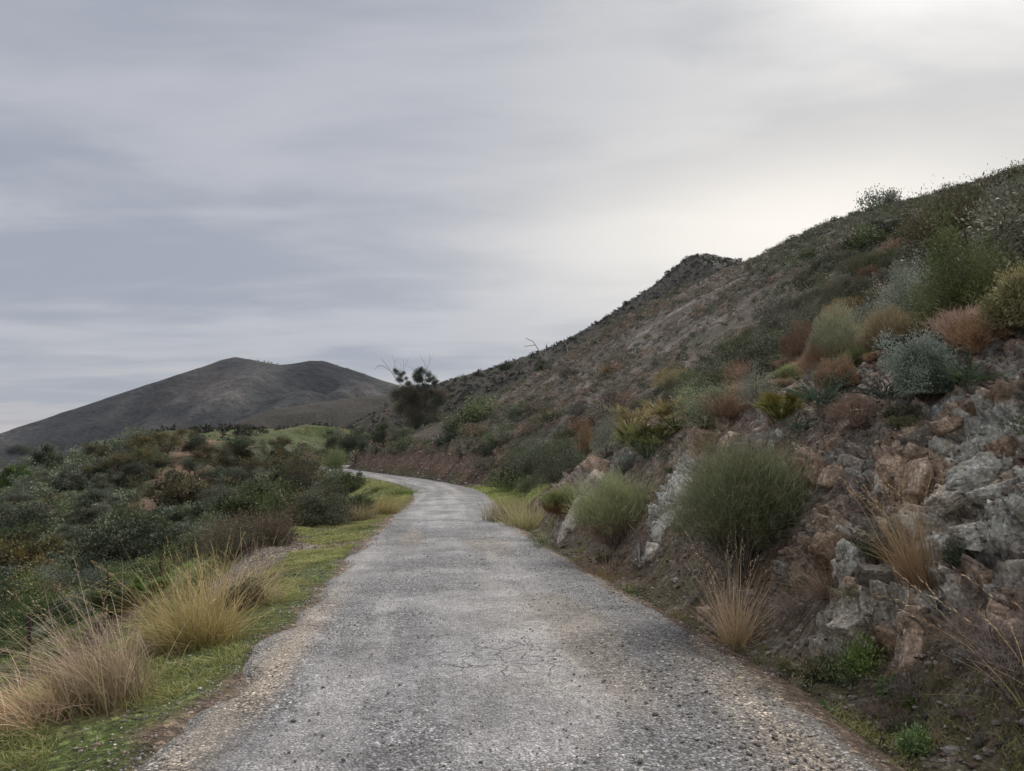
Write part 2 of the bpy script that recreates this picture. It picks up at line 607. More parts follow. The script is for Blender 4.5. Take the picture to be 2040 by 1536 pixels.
def mat_road():
    m, N, p, col, out = base_mat('worn_asphalt')
    P = N.node('ShaderNodeTexCoord').outputs['Object']
    v = voro(N, P, 56.0)
    rnd = N.math('FRACT', N.math('MULTIPLY', v.outputs['Color'], 5.3))
    st = N.ramp(rnd, [(0.0, 0.36), (0.5, 0.90), (0.88, 1.30), (1.0, 2.5)])
    v1 = voro(N, P, 95.0)
    rnd1 = N.math('FRACT', N.math('MULTIPLY', v1.outputs['Color'], 4.1))
    st1 = N.ramp(rnd1, [(0.0, 0.62), (0.7, 1.05), (1.0, 1.7)])
    b = N.noise(P, 14.0, 6, 0.7)
    bb = N.ramp(b, [(0.3, 0.66), (0.5, 1.0), (0.7, 1.35)])
    l = N.noise(P, 1.1, 8, 0.68, 0.4)
    ll = N.ramp(l, [(0.36, 0.74), (0.5, 1.0), (0.64, 1.26)])
    # smooth worn places where the stones sit level, gravel elsewhere
    at = N.node('ShaderNodeAttribute')
    at.attribute_name = 'wear'
    wear = at.outputs['Fac']
    sm_ = N.mix(wear, st, (1.0, 1.0, 1.0))
    edge = N.ramp(v.outputs['Distance'], [(0.0, 1.06), (0.5, 0.95), (0.8, 0.50)])
    edge = N.mix(wear, edge, (1.0, 1.0, 1.0))
    col = bright(N, bright(N, bright(N, col, sm_), bb), ll)
    col = bright(N, bright(N, col, st1), edge)
    # crazed cracks
    wp = N.vmath('ADD', P, N.vmath('SCALE', P))
    dn = N.node('ShaderNodeTexNoise')
    dn.inputs['Scale'].default_value = 6.0
    N.link(P, dn.inputs['Vector'])
    wv = N.vmath('ADD', P, N.vmath('MULTIPLY', dn.outputs['Color'], (0.16, 0.16, 0.0)))
    ve = voro(N, wv, 4.6, 1.0, 'DISTANCE_TO_EDGE')
    crk = N.ramp(ve.outputs['Distance'], [(0.0, 0.0), (0.028, 1.0)])
    at2 = N.node('ShaderNodeAttribute')
    at2.attribute_name = 'crack'
    ck = N.mix(at2.outputs['Fac'], (1.0, 1.0, 1.0), N.mix(1.0, crk, (0.8, 0.8, 0.8), 'MULTIPLY'))
    ck2 = N.ramp(crk, [(0.0, 0.35), (1.0, 1.0)])
    col = N.mix(at2.outputs['Fac'], col, bright(N, col, ck2))
    N.link(col, p.inputs['Base Color'])
    p.inputs['Roughness'].default_value = 0.72
    p.inputs['Specular IOR Level'].default_value = 0.45
    hgt = N.math('MULTIPLY', v.outputs['Distance'], -1.0)
    n1 = bump(N, None, hgt, 0.016, 0.8)
    n2 = bump(N, None, b, 0.02, 0.7, n1)
    n3 = bump(N, None, l, 0.05, 0.5, n2)
    bump(N, p, N.math('MULTIPLY', N.math('SUBTRACT', 1.0, crk), N.math('MULTIPLY', at2.outputs['Fac'], -1.0)), 0.02, 0.8, n3)
    return m


def mat_rock(name='schist_rock', obj_space='Object'):
    m, N, p, col, out = base_mat(name)
    P = N.node('ShaderNodeTexCoord').outputs[obj_space]
    mp = N.node('ShaderNodeMapping')
    N.link(P, mp.inputs[0])
    mp.inputs['Rotation'].default_value = (0.75, 0.35, 0.3)
    mp.inputs['Scale'].default_value = (0.7, 6.5, 0.9)
    a = N.noise(mp.outputs[0], 4.5, 9, 0.66, 0.0)
    b = N.noise(P, 26.0, 7, 0.72)
    c = N.noise(P, 2.2, 6, 0.62)
    ca = N.ramp(a, [(0.36, 0.50), (0.46, 0.95), (0.64, 1.25)])
    cb = N.ramp(b, [(0.30, 0.50), (0.5, 1.0), (0.70, 1.45)])
    cc = N.ramp(c, [(0.36, (0.80, 0.72, 0.64)), (0.5, (1, 1, 1)), (0.66, (1.08, 1.08, 1.05))])
    col = bright(N, bright(N, bright(N, col, ca), cb), cc)
    # lichen and mineral specks
    v = voro(N, P, 55.0)
    sp = N.ramp(N.math('FRACT', N.math('MULTIPLY', v.outputs['Color'], 6.1)), [(0.0, 0.72), (0.8, 1.0), (1.0, 1.5)])
    col = bright(N, col, sp)
    N.link(col, p.inputs['Base Color'])
    p.inputs['Roughness'].default_value = 0.8
    n1 = bump(N, None, b, 0.03, 0.9)
    bump(N, p, a, 0.04, 0.9, n1)
    return m


def mat_leaf(name, trans=0.18, rough=0.6, spec=0.3, val=1.0):
    m, N, p, col, out = base_mat(name)
    oi = N.node('ShaderNodeObjectInfo')
    hs = N.node('ShaderNodeHueSaturation')
    N.put(hs.inputs['Hue'], N.maprange(oi.outputs['Random'], 0, 1, 0.485, 0.515))
    N.put(hs.inputs['Saturation'], N.maprange(N.math('FRACT', N.math('MULTIPLY', oi.outputs['Random'], 7.3)), 0, 1, 0.8, 1.12))
    N.put(hs.inputs['Value'], N.maprange(N.math('FRACT', N.math('MULTIPLY', oi.outputs['Random'], 13.7)), 0, 1, 0.72 * val, 1.36 * val))
    N.link(col, hs.inputs['Color'])
    N.link(hs.outputs[0], p.inputs['Base Color'])
    p.inputs['Roughness'].default_value = rough
    p.inputs['Specular IOR Level'].default_value = spec
    tr = N.node('ShaderNodeBsdfTranslucent')
    N.link(hs.outputs[0], tr.inputs[0])
    mx = N.node('ShaderNodeMixShader')
    mx.inputs[0].default_value = trans
    N.link(p.outputs[0], mx.inputs[1])
    N.link(tr.outputs[0], mx.inputs[2])
    N.link(mx.outputs[0], out.inputs[0])
    return m


def mat_bark():
    m, N, p, col, out = base_mat('bark')
    P = N.node('ShaderNodeTexCoord').outputs['Object']
    n = N.noise(P, 9.0, 6, 0.65)
    col = bright(N, col, N.ramp(n, [(0.3, 0.55), (0.5, 1.0), (0.7, 1.4)]))
    N.link(col, p.inputs['Base Color'])
    bump(N, p, n, 0.02, 0.8)
    return m


M_EARTH, M_FAR, M_ROAD, M_ROCK = mat_ground(), mat_far(), mat_road(), mat_rock()
M_LEAF, M_GRASS, M_BARK = mat_leaf('leaf', 0.14, val=1.14), mat_leaf('grass_blade', 0.25, 0.55, val=1.12), mat_bark()


# ------------------------------------------------------------------ the ground
def near_seg(x, y, P0, P1):
    d = np.array(P1[:2]) - np.array(P0[:2])
    t = np.clip(((x - P0[0]) * d[0] + (y - P0[1]) * d[1]) / (d @ d), 0, 1)
    return np.hypot(x - P0[0] - t * d[0], y - P0[1] - t * d[1])


ROCKY0, ROCKY1 = hit(1180, 720), hit(1470, 560)


def scree(x, y):
    """how bare and stony the slope is"""
    th = math.radians(12.5)
    q = x * math.cos(th) + y * math.sin(th)
    p = -x * math.sin(th) + y * math.cos(th)
    n = fbm(x / 9, y / 9, oct=3, seed=91)
    k = q / np.maximum(p, 1) + 0.10 * n
    return sm(7, 12, q + 5 * n) * sm(28, 40, p + 7 * n) * sm(122, 108, p) * sm(0.66, 0.52, k) * sm(0.14, 0.24, k) * (0.72 + 0.5 * n)


GULLY0, GULLY1 = hit(392, 880), hit(335, 1000)


def ground_colour(x, y, z, t, s):
    n1 = fbm(x / 3.0, y / 3.0, oct=4, seed=101)[:, None]
    n2 = fbm(x / 0.7, y / 0.7, oct=4, seed=103)[:, None]
    r = np.hypot(x, y)
    c = np.array([0.105, 0.078, 0.060]) * (1 + 0.35 * n1) * np.ones((len(x), 3))
    def put(c, m, col):
        m = np.clip(m, 0, 1)
        m = m[:, None] if m.ndim == 1 else m
        return c * (1 - m) + np.array(col) * m
    # slope with scrub
    far = sm(25, 60, r)
    c = put(c, far * 0.85, (0.050, 0.044, 0.034))
    c = put(c, scree(x, y) * (0.75 + 0.25 * n2[:, 0]), (0.084, 0.074, 0.064))
    c = put(c, scree(x, y) * sm(0.05, 0.4, n1[:, 0]) * 0.7, (0.17, 0.155, 0.148))
    c = put(c, scree(x, y) * sm(0.15, 0.5, -n1[:, 0]) * 0.6, (0.10, 0.066, 0.053))
    # valley
    val = sm(-6, -12, t) * sm(400, 300, r)
    c = put(c, val * 0.9, (0.052, 0.050, 0.030))
    c = put(c, val * sm(0.0, 0.4, n1[:, 0]) * 0.7, (0.065, 0.085, 0.028))
    # green meadow on the hillock and behind it
    mead = sm(1.8, 3.6, z + 1.2 * n1[:, 0]) * (t < -8) * sm(215, 190, y) * sm(110, 125, y)
    c = put(c, mead, np.array([0.050, 0.066, 0.026]))
    c = put(c, mead * sm(0.0, 0.5, n1[:, 0]), np.array([0.085, 0.08, 0.04]))
    strip = sm(4.5, 2.0, near_seg(x, y, GULLY0, GULLY1) + n1[:, 0] * 2.0)
    c = put(c, strip, (0.125, 0.085, 0.062))
    # slope of the ridge behind
    rb = sm(175, 215, y) * (x > -60) * (t > -400)
    c = put(c, rb * sm(215, 250, r), (0.034, 0.032, 0.026))
    c = put(c, rb * sm(215, 250, r) * sm(0.15, 0.5, fbm(x / 22, y / 22, oct=3, seed=107)) * 0.8, (0.062, 0.048, 0.040))
    c = put(c, sm(330, 420, r) * 0.85, (0.030, 0.028, 0.024))
    # cut faces beside the road
    cutm = sm(2.6, 3.1, t) * sm(6.6, 5.0, t) * sm(46, 56, s) * (s < 125)
    c = put(c, cutm, np.array([0.105, 0.072, 0.054]))
    cutn = sm(2.4, 3.0, t) * sm(7.6, 6.0, t) * (s < 48)
    c = put(c, cutn, np.array([0.115, 0.080, 0.062]))
    # verges
    gl = sm(-1.85, -2.10, t + 0.35 * n2[:, 0] + 0.25 * n1[:, 0]) * sm(-7.5, -5.5, t) * sm(150, 130, s)
    c = put(c, gl, (0.060, 0.078, 0.024))
    c = put(c, gl * sm(0.05, 0.35, n1[:, 0] + 0.4 * n2[:, 0]) * 0.8, (0.115, 0.088, 0.058))
    bare = np.exp(-((s - 17.5) / 3.4) ** 2 - ((t + 4.1) / 1.0) ** 2)
    c = put(c, gl * sm(0.25, 0.6, bare + 0.2 * n1[:, 0]), (0.17, 0.15, 0.13))
    gr = sm(2.15, 2.5, t + 0.2 * n2[:, 0]) * sm(3.3, 2.7, t)
    c = put(c, gr * (0.45 + 0.6 * n1[:, 0]), (0.075, 0.085, 0.030))
    c = put(c, sm(1.9, 2.3, t) * sm(5.0, 3.4, t) * sm(30, 36, s) * sm(54, 46, s), (0.11, 0.17, 0.035))
    sh = sm(2.15, 1.9, np.where(t > 0, t, 0.22 - t) - 0.15 * n2[:, 0])
    c = put(c, sh, (0.21, 0.185, 0.155))
    return np.clip(c, 0.008, 1) * (1 + 0.18 * n2)


def make_ground():
    a1 = np.linspace(-46, 46, 780)
    a2 = np.linspace(46, 314, 92)[1:-1]
    az = np.radians(np.concatenate([a1, a2]))
    r = np.concatenate([[0.05], np.geomspace(0.9, 600, 900), ])
    A, Rr = np.meshgrid(az, r)
    X, Y = Rr * np.sin(A), Rr * np.cos(A)
    Z, t, s, zr = terrain(X, Y, True)
    bankcov = sm(2.2, 2.7, t) * sm(8.4, 7.2, t) * sm(1.2, 2.2, s) * sm(27.3, 26, s)
    Z = Z - 0.32 * bankcov
    x, y, z = X.ravel(), Y.ravel(), Z.ravel()
    C = ground_colour(x, y, z, t.ravel(), s.ravel())
    me = mesh('ground', np.stack([x, y, z], 1), grid_faces(*X.shape, wrap=True), C, True)
    tag(link('ground', me, M_EARTH), kind='structure')
    r = np.geomspace(600, 5000, 330)
    a1 = np.linspace(-46, 46, 700)
    a2 = np.linspace(46, 314, 60)[1:-1]
    az = np.radians(np.concatenate([a1, a2]))
    A, Rr = np.meshgrid(az, r)
    X, Y = Rr * np.sin(A), Rr * np.cos(A)
    Z = natural(X.ravel(), Y.ravel())
    x, y = X.ravel(), Y.ravel()
    Z = np.where(Rr.ravel() < 603, Z - 0.3, Z)
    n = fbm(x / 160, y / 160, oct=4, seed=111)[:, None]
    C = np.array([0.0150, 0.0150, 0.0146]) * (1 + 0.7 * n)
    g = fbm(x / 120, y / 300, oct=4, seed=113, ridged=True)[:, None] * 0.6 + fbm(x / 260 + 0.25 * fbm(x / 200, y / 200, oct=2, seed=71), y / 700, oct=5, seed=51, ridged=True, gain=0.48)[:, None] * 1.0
    C = C * (1 + 1.9 * np.clip(g, -0.47, 1.1)) + np.clip(n - 0.1, 0, 1) * np.array([0.045, 0.028, 0.022])  # gullies darkened and crests lightened: painted fold shading plus darker gully scrub
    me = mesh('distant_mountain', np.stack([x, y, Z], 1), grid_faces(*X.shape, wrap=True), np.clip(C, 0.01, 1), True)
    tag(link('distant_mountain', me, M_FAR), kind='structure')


make_ground()


# ------------------------------------------------------------------ the road
RT = np.gradient(ROAD[:, :2], axis=0)
RT /= np.linalg.norm(RT, axis=1)[:, None]
RS = np.concatenate([[0], np.cumsum(np.linalg.norm(np.diff(ROAD[:, :2], axis=0), axis=1))])
RS = RS - RS[np.abs(ROAD[:, 1]).argmin()]


def on_road(s, t):
    x, y, z = (np.interp(s, RS, ROAD[:, k]) for k in range(3))
    tx, ty = np.interp(s, RS, RT[:, 0]), np.interp(s, RS, RT[:, 1])
    return x + t * ty, y - t * tx, z


def make_road():
    s = [-20.0]
    while s[-1] < 175:
        s.append(s[-1] + max(0.045, 0.009 * abs(s[-1])) if s[-1] > 2 else s[-1] + 0.3)
    s = np.array(s)
    t = np.linspace(-2.25, 2.25, 76)
    T, S = np.meshgrid(t, s)
    x, y, z = on_road(S.ravel(), T.ravel())
    Tr, Sr = T.ravel(), S.ravel()
    e = np.where(Tr < 0, 1.86, 1.98) + 0.24 * fbm(Sr / 0.8, Sr * 0 + np.sign(Tr) * 3, oct=3, seed=120) + 0.10 * fbm(Sr / 5, Sr * 0 + np.sign(Tr) * 5, oct=2, seed=121)
    n2 = fbm(x / 0.25, y / 0.25, oct=3, seed=122)
    n1 = fbm(x / 1.3, y / 1.3, oct=4, seed=123)
    nl = fbm(Tr / 0.45, Sr / 7.0, oct=4, seed=125)
    z = z + 0.02 + 0.03 * (1 - (Tr / 2) ** 2) + 0.006 * n2 + 0.012 * n1 - 0.015 * np.exp(-((np.abs(Tr) - 0.85) / 0.3) ** 2)
    z = z - 0.10 * sm(-0.10, 0.10, np.abs(Tr) - e)
    C = np.array([0.160, 0.161, 0.172]) * (1 + 0.30 * n1 + 0.26 * nl)[:, None]
    def put(m, col):
        nonlocal C
        m = np.clip(m, 0, 1)[:, None]
        C = C * (1 - m) + np.array(col) * m
    dust = sm(0.28, 0.0, np.abs(Tr + 1.62 + 0.12 * nl) + 0.12 * n1) * sm(13, 6, Sr)
    put(dust * 0.9, (0.27, 0.225, 0.175))
    put(sm(-1.35, -1.8, Tr + 0.3 * n1) * 0.45, (0.20, 0.188, 0.175))
    put(sm(0.45, 0.0, np.abs(Tr - 1.60 + 0.3 * nl)) * sm(7.5, 5, Sr) * 0.8, (0.25, 0.215, 0.175))
    br = sm(0.15, 0.6, np.exp(-((Tr - 0.95) / 0.45) ** 2 - ((Sr - 7.2) / 2.2) ** 2) + 0.5 * n1)
    put(br * 0.65, (0.155, 0.135, 0.11))
    br = sm(0.2, 0.6, np.exp(-((Tr - 0.9) / 0.5) ** 2 - ((Sr - 16) / 3) ** 2) + 0.5 * n1 - 0.1)
    put(br * 0.7, (0.155, 0.14, 0.12))
    br = sm(0.2, 0.6, np.exp(-((Tr + 0.9) / 0.35) ** 2 - ((Sr - 19) / 2.6) ** 2) + 0.4 * n1)
    put(br * 0.7, (0.20, 0.178, 0.15))
    lightp = sm(18, 24, Sr) * sm(40, 34, Sr) * sm(1.7, 1.2, np.abs(Tr))
    put(lightp * (0.5 + 0.3 * n1), (0.235, 0.24, 0.255))
    put(sm(0.12, 0.42, -nl + 0.4 * n1) * 0.5, (0.115, 0.113, 0.115))
    put(sm(0.10, 0.40, nl + 0.3 * n1) * 0.45, (0.235, 0.232, 0.235))
    rut = np.exp(-((Tr + 0.75) / 0.22) ** 2) + np.exp(-((Tr - 0.75) / 0.22) ** 2)
    put(sm(34, 42, Sr) * (0.45 * rut + 0.35 * np.clip(nl, 0, 1)), (0.25, 0.24, 0.225))
    put(sm(1.45, 1.9, Tr + 0.25 * n1) * 0.6 * sm(7, 9, Sr), (0.125, 0.122, 0.122))
    wear = np.clip(sm(-0.12, 0.25, n1 + 0.7 * nl) * 0.8 + np.exp(-((Tr - 0.15) / 0.8) ** 2 - ((Sr - 6.6) / 0.9) ** 2) + lightp * 0.3, 0, 1) * sm(1.9, 1.6, np.abs(Tr))
    crack = np.clip(sm(0.2, 0.5, np.exp(-((Tr - 0.15) / 0.55) ** 2 - ((Sr - 6.25) / 0.6) ** 2)) * 0.8 + 0.3 * sm(0.15, 0.35, n1 * wear), 0, 1)
    me = mesh('road', np.stack([x, y, z], 1), grid_faces(*T.shape)[:, ::-1], np.clip(C, 0.02, 1), True)
    for nm, val in (('wear', wear), ('crack', crack)):
        at = me.attributes.new(nm, 'FLOAT', 'POINT')
        at.data.foreach_set('value', val.astype(np.float32))
    tag(link('road', me, M_ROAD), kind='structure')


make_road()


# ------------------------------------------------------------------ the rock cut beside the road
E1 = np.array([-0.25, -0.58, 0.78]); E1 /= np.linalg.norm(E1)      # the way the beds run
E3 = np.array([0.85, 0.20, 0.45]); E3 -= E1 * (E3 @ E1); E3 /= np.linalg.norm(E3)
E2 = np.cross(E3, E1)
OUTCROPS = [((1205, 918), (1170, 985), 0.30, 0), ((1165, 990), (1115, 1062), 0.26, 0), ((1365, 945), (1335, 1010), 0.26, 1), ((1330, 1015), (1290, 1100), 0.22, 1),
            ((1800, 905), (1840, 985), 0.26, 2), ((1965, 905), (1880, 965), 0.30, 1), ((1965, 955), (1895, 1010), 0.22, 0), ((2020, 1030), (1890, 1075), 0.22, 1),
            ((1655, 1060), (1620, 1120), 0.16, 3), ((1700, 1090), (1715, 1150), 0.16, 0), ((1800, 1190), (1680, 1260), 0.22, 0), ((1835, 1235), (1795, 1320), 0.12, 2),
            ((1870, 1150), (1885, 1190), 0.12, 1), ((1640, 910), (1600, 980), 0.24, 3), ((1430, 860), (1400, 900), 0.2, 2), ((2010, 1210), (2030, 1260), 0.12, 2),
            ((1960, 840), (1860, 880), 0.2, 3), ((1700, 1180), (1750, 1160), 0.15, 3)]
ROCKCOL = [(0.42, 0.40, 0.36), (0.38, 0.385, 0.365), (0.38, 0.305, 0.25), (0.24, 0.19, 0.15)]


def make_bank():
    s = [1.2]
    while s[-1] < 27.5:
        s.append(s[-1] + 0.012 + 0.0022 * s[-1])
    s = np.array(s)
    t = np.concatenate([np.linspace(2.1, 5.6, 170), np.linspace(5.6, 8.6, 70)[1:]])
    T, S = np.meshgrid(t, s)
    Tr, Sr = T.ravel(), S.ravel()
    x, y, _ = on_road(Sr, Tr)
    z = terrain(x, y)
    P = np.stack([x, y, z], 1)
    G = P.reshape(len(s), len(t), 3)
    nrm = np.cross(np.gradient(G, axis=1), np.gradient(G, axis=0)).reshape(-1, 3)
    nrm /= np.linalg.norm(nrm, axis=1)[:, None]
    nrm[nrm[:, 2] < 0] *= -1
    # smooth the direction of push
    face = sm(2.4, 3.0, Tr) * sm(7.6, 6.0, Tr)
    push = nrm * 0.5 + np.array([-0.45, -0.1, 0.35])
    push /= np.linalg.norm(push, axis=1)[:, None]
    wv = np.stack([fbm(x / 0.5, y / 0.5, z / 0.5, oct=3, seed=130 + k) for k in range(3)], 1)
    Pw = P + 0.045 * wv
    Q = np.stack([Pw @ E1 / 0.62, Pw @ E2 / 0.22, Pw @ E3 / 0.30], 1)
    f1, f2, rn, off = cellular(Q, 140)
    Q2 = np.stack([Pw @ E1 / 0.19, Pw @ E2 / 0.065, Pw @ E3 / 0.10], 1)
    g1, g2, rm, off2 = cellular(Q2, 150)
    rock = np.full(len(x), 0.0)
    kind = np.zeros(len(x), int)
    for (a, b, w, k) in OUTCROPS:
        A, B = hit(*a), hit(*b)
        d = B - A
        tt = np.clip(((P - A) @ d) / (d @ d), 0, 1)
        dist = np.linalg.norm(P - A - tt[:, None] * d, axis=1) + 0.16 * wv[:, 0]
        m = sm(w * 1.75, w * 1.1, dist)
        kind = np.where(m > rock, k, kind)
        rock = np.maximum(rock, m)
    near = sm(12.5, 8, Sr)
    general = sm(-0.10, 0.10, fbm(x / 0.9, y / 0.9, z / 0.9, oct=3, seed=160) + 0.16 * near - 0.05) * sm(2.75, 3.3, Tr) * sm(6.4, 5.2, Tr)
    rk = np.maximum(rock, general * 0.75)
    gap, gap2 = sm(0.0, 0.10, f2 - f1), sm(0.0, 0.12, g2 - g1)
    d = rk * (0.20 * (rn[:, 0] - 0.45) + 0.34 * (off[:, 0] * (rn[:, 1] - 0.5) + off[:, 1] * (rn[:, 2] - 0.5) + off[:, 2] * (rn[:, 3] - 0.5)) - 0.13 * (1 - gap))
    d = d + rk * (0.055 * (rm[:, 0] - 0.5) + 0.11 * (off2[:, 0] * (rm[:, 1] - 0.5) + off2[:, 1] * (rm[:, 2] - 0.5)) - 0.030 * (1 - gap2))
    l1 = Pw @ E3 / 0.17 + 0.5 * fbm(x / 0.8, y / 0.8, z / 0.8, oct=2, seed=168) + rn[:, 3]
    l2 = Pw @ E2 / 0.11 + 0.4 * fbm(x / 0.5, y / 0.5, z / 0.5, oct=2, seed=169) + rm[:, 3]
    d = d + rk * (0.085 * (l1 - np.floor(l1)) + 0.035 * (l2 - np.floor(l2)) - 0.05)
    d = d + rock * 0.06
    d = d + (1 - rk) * (0.045 * (rm[:, 0] - 0.5) + 0.02 * (1 - g1)) * sm(2.5, 3, Tr) + 0.07 * face * fbm(x / 0.7, y / 0.7, z / 0.7, oct=4, seed=163) + 0.012 * wv[:, 1]
    d = d * (0.1 + 0.9 * face)
    under = sm(2.45, 2.1, Tr) + sm(8.0, 8.6, Tr) + sm(26.4, 27.4, Sr) + sm(2.0, 1.3, Sr)
    P = P + push * d[:, None]
    P[:, 2] -= 0.30 * np.clip(under, 0, 1)
    # colours of the beds
    pal = np.array([(0.20, 0.175, 0.15), (0.30, 0.285, 0.265), (0.145, 0.15, 0.14), (0.23, 0.17, 0.135), (0.15, 0.10, 0.075), (0.28, 0.305, 0.305), (0.12, 0.115, 0.11), (0.33, 0.27, 0.23)])
    cc = pal[np.minimum((rn[:, 1] * 8).astype(int), 7)] * 0.65 + pal[np.minimum((rm[:, 1] * 8).astype(int), 7)] * 0.35
    oc = np.array(ROCKCOL)[kind] * (0.75 + 0.35 * rn[:, 2] + 0.25 * (rm[:, 2] - 0.5))[:, None]
    rr = np.clip(rock * 1.2, 0, 1)[:, None]
    cc = cc * (1 - rr) + oc * rr
    soil = np.array([0.132, 0.103, 0.083]) * (0.8 + 0.5 * rm[:, 3])[:, None] * (1 + 0.35 * fbm(x / 1.2, y / 1.2, oct=3, seed=165))[:, None]
    pale = sm(0.72, 0.92, rm[:, 2])[:, None]
    soil = soil * (1 - 0.6 * pale) + np.array([0.27, 0.25, 0.23]) * 0.6 * pale
    k = np.clip(rk * 1.3 - 0.15, 0, 1)[:, None]
    C = soil * (1 - k) + cc * k
    # grass and gravel at the foot
    n2 = fbm(x / 0.6, y / 0.6, oct=3, seed=167)
    ft = (sm(3.15, 2.6, Tr + 0.3 * n2) * (0.35 + 0.9 * sm(-0.2, 0.5, n2)))[:, None]
    C = C * (1 - np.clip(ft, 0, 1)) + np.array([0.085, 0.078, 0.045]) * np.clip(ft, 0, 1)
    up = (sm(5.4, 6.4, Tr + 0.4 * n2) * 0.8)[:, None]
    C = C * (1 - up) + np.array([0.085, 0.066, 0.046]) * up
    me = mesh('rock_cutting', P, grid_faces(len(s), len(t))[:, ::-1], np.clip(C, 0.015, 1), False)
    tag(link('rock_cutting', me, M_ROCK), kind='structure')
    return P.reshape(len(s), len(t), 3), s, t


BANK, BS, BT = make_bank()
BFLAT = BANK.reshape(-1, 3)


def ray_bank(u, v, tol=2.2):
    """the nearest point of the rock cutting seen at picture point (u, v)"""
    uu, vv, fw = BPROJ
    d = np.hypot(uu - u, vv - v)
    m = d < tol * 3
    if not m.any():
        return None
    i = np.where(m)[0]
    return BFLAT[i[np.argmin(fw[i] + 0.02 * d[i])]]


BPROJ = proj(BFLAT[:, 0], BFLAT[:, 1], BFLAT[:, 2])


def seat(u, v):
    b = ray_bank(u, v)
    h = hit(u, v)
    if b is not None and abs(b[1] - h[1]) < 1.5:
        return b
    return h


# ------------------------------------------------------------------ plant parts
def unit(a):
    return a / np.maximum(np.linalg.norm(a, axis=-1, keepdims=True), 1e-9)


def rdir(rng, n):
    return unit(rng.normal(size=(n, 3)))


def ribbons(root, d, L, bend, w, nseg, c0, c1, rng, tip=0.15):
    """curved flat blades: (N,) arrays in, one quad strip per blade out"""
    n = len(root)
    f = np.linspace(0, 1, nseg + 1)
    P = root[:, None] + d[:, None] * (L[:, None, None] * f[None, :, None]) + bend[:, None] * (f ** 2)[None, :, None]
    side = unit(np.cross(d, rdir(rng, n)))
    ww = w[:, None] * (1 - (1 - tip) * f[None] ** 1.5) * 0.5
    V = np.stack([P - side[:, None] * ww[..., None], P + side[:, None] * ww[..., None]], 2).reshape(-1, 3)
    base = (np.arange(n) * (nseg + 1) * 2)[:, None] + (np.arange(nseg) * 2)[None]
    F = np.stack([base, base + 1, base + 3, base + 2], -1).reshape(-1, 4)
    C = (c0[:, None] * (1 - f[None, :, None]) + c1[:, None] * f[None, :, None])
    C = np.repeat(C[:, :, None], 2, 2).reshape(-1, 3)
    return V, F, C


def leaves(pos, d, L, w, col, rng):
    n = len(pos)
    side = unit(np.cross(d, rdir(rng, n))) * (w * 0.5)[:, None]
    V = np.stack([pos, pos + d * (L * 0.5)[:, None] + side, pos + d * L[:, None], pos + d * (L * 0.5)[:, None] - side], 1).reshape(-1, 3)
    F = np.arange(n * 4).reshape(n, 4)
    return V, F, np.repeat(col[:, None], 4, 1).reshape(-1, 3)


def tubes(p0, p1, r0, r1, col, k=4):
    p0, p1 = np.asarray(p0, float), np.asarray(p1, float)
    n = len(p0)
    ax = unit(p1 - p0)
    u = unit(np.cross(ax, np.where(np.abs(ax[:, 2:3]) > 0.9, np.array([[1.0, 0, 0]]), np.array([[0, 0, 1.0]]))))
    v = np.cross(ax, u)
    a = np.linspace(0, 2 * np.pi, k, endpoint=False)
    ring = u[:, None] * np.cos(a)[None, :, None] + v[:, None] * np.sin(a)[None, :, None]
    V = np.concatenate([p0[:, None] + ring * np.asarray(r0)[:, None, None], p1[:, None] + ring * np.asarray(r1)[:, None, None]], 1).reshape(-1, 3)
    b = (np.arange(n) * 2 * k)[:, None]
    j = np.arange(k)[None]
    F = np.stack([b + j, b + (j + 1) % k, b + k + (j + 1) % k, b + k + j], -1).reshape(-1, 4)
    c = np.asarray(col, float)
    if c.ndim == 1:
        c = np.tile(c, (n, 1))
    return V, F, np.repeat(c, 2 * k, 0)


def join(parts):
    Vs, Fs, Cs, o = [], [], [], 0
    for V, F, C in parts:
        Vs.append(V); Fs.append(F + o); Cs.append(C)
        o += len(V)
    return np.concatenate(Vs), np.concatenate(Fs), np.concatenate(Cs)


def cmix(rng, n, cols, var=0.2, wts=None):
    cols = np.array(cols, float)
    i = rng.choice(len(cols), n, p=wts)
    j = rng.choice(len(cols), n, p=wts)
    a = rng.random(n)[:, None] * 0.5
    return np.clip((cols[i] * (1 - a) + cols[j] * a) * (1 + var * rng.normal(size=(n, 1))), 0.004, 1)


GREY = (0.16, 0.14, 0.125)
BROWN = (0.085, 0.062, 0.046)


def dome(rng, n, R, H, lump=0.25, fill=0.45, up=0.35, seed=0):
    """points in an uneven dome, with the outward direction at each"""
    d = rdir(rng, n)
    d[:, 2] = np.abs(d[:, 2]) * (1 - up) + up * rng.random(n)
    d = unit(d)
    r = 1 - fill * rng.random(n) ** 1.6
    r = r * (1 + lump * fbm(d[:, 0] * 2.1 + seed, d[:, 1] * 2.1, d[:, 2] * 2.1, oct=3, seed=200 + seed) * 1.6)
    P = d * r[:, None] * np.array([R, R, H])
    return P, unit(P / np.array([R, R, H]) ** 1.0 + 1e-6)


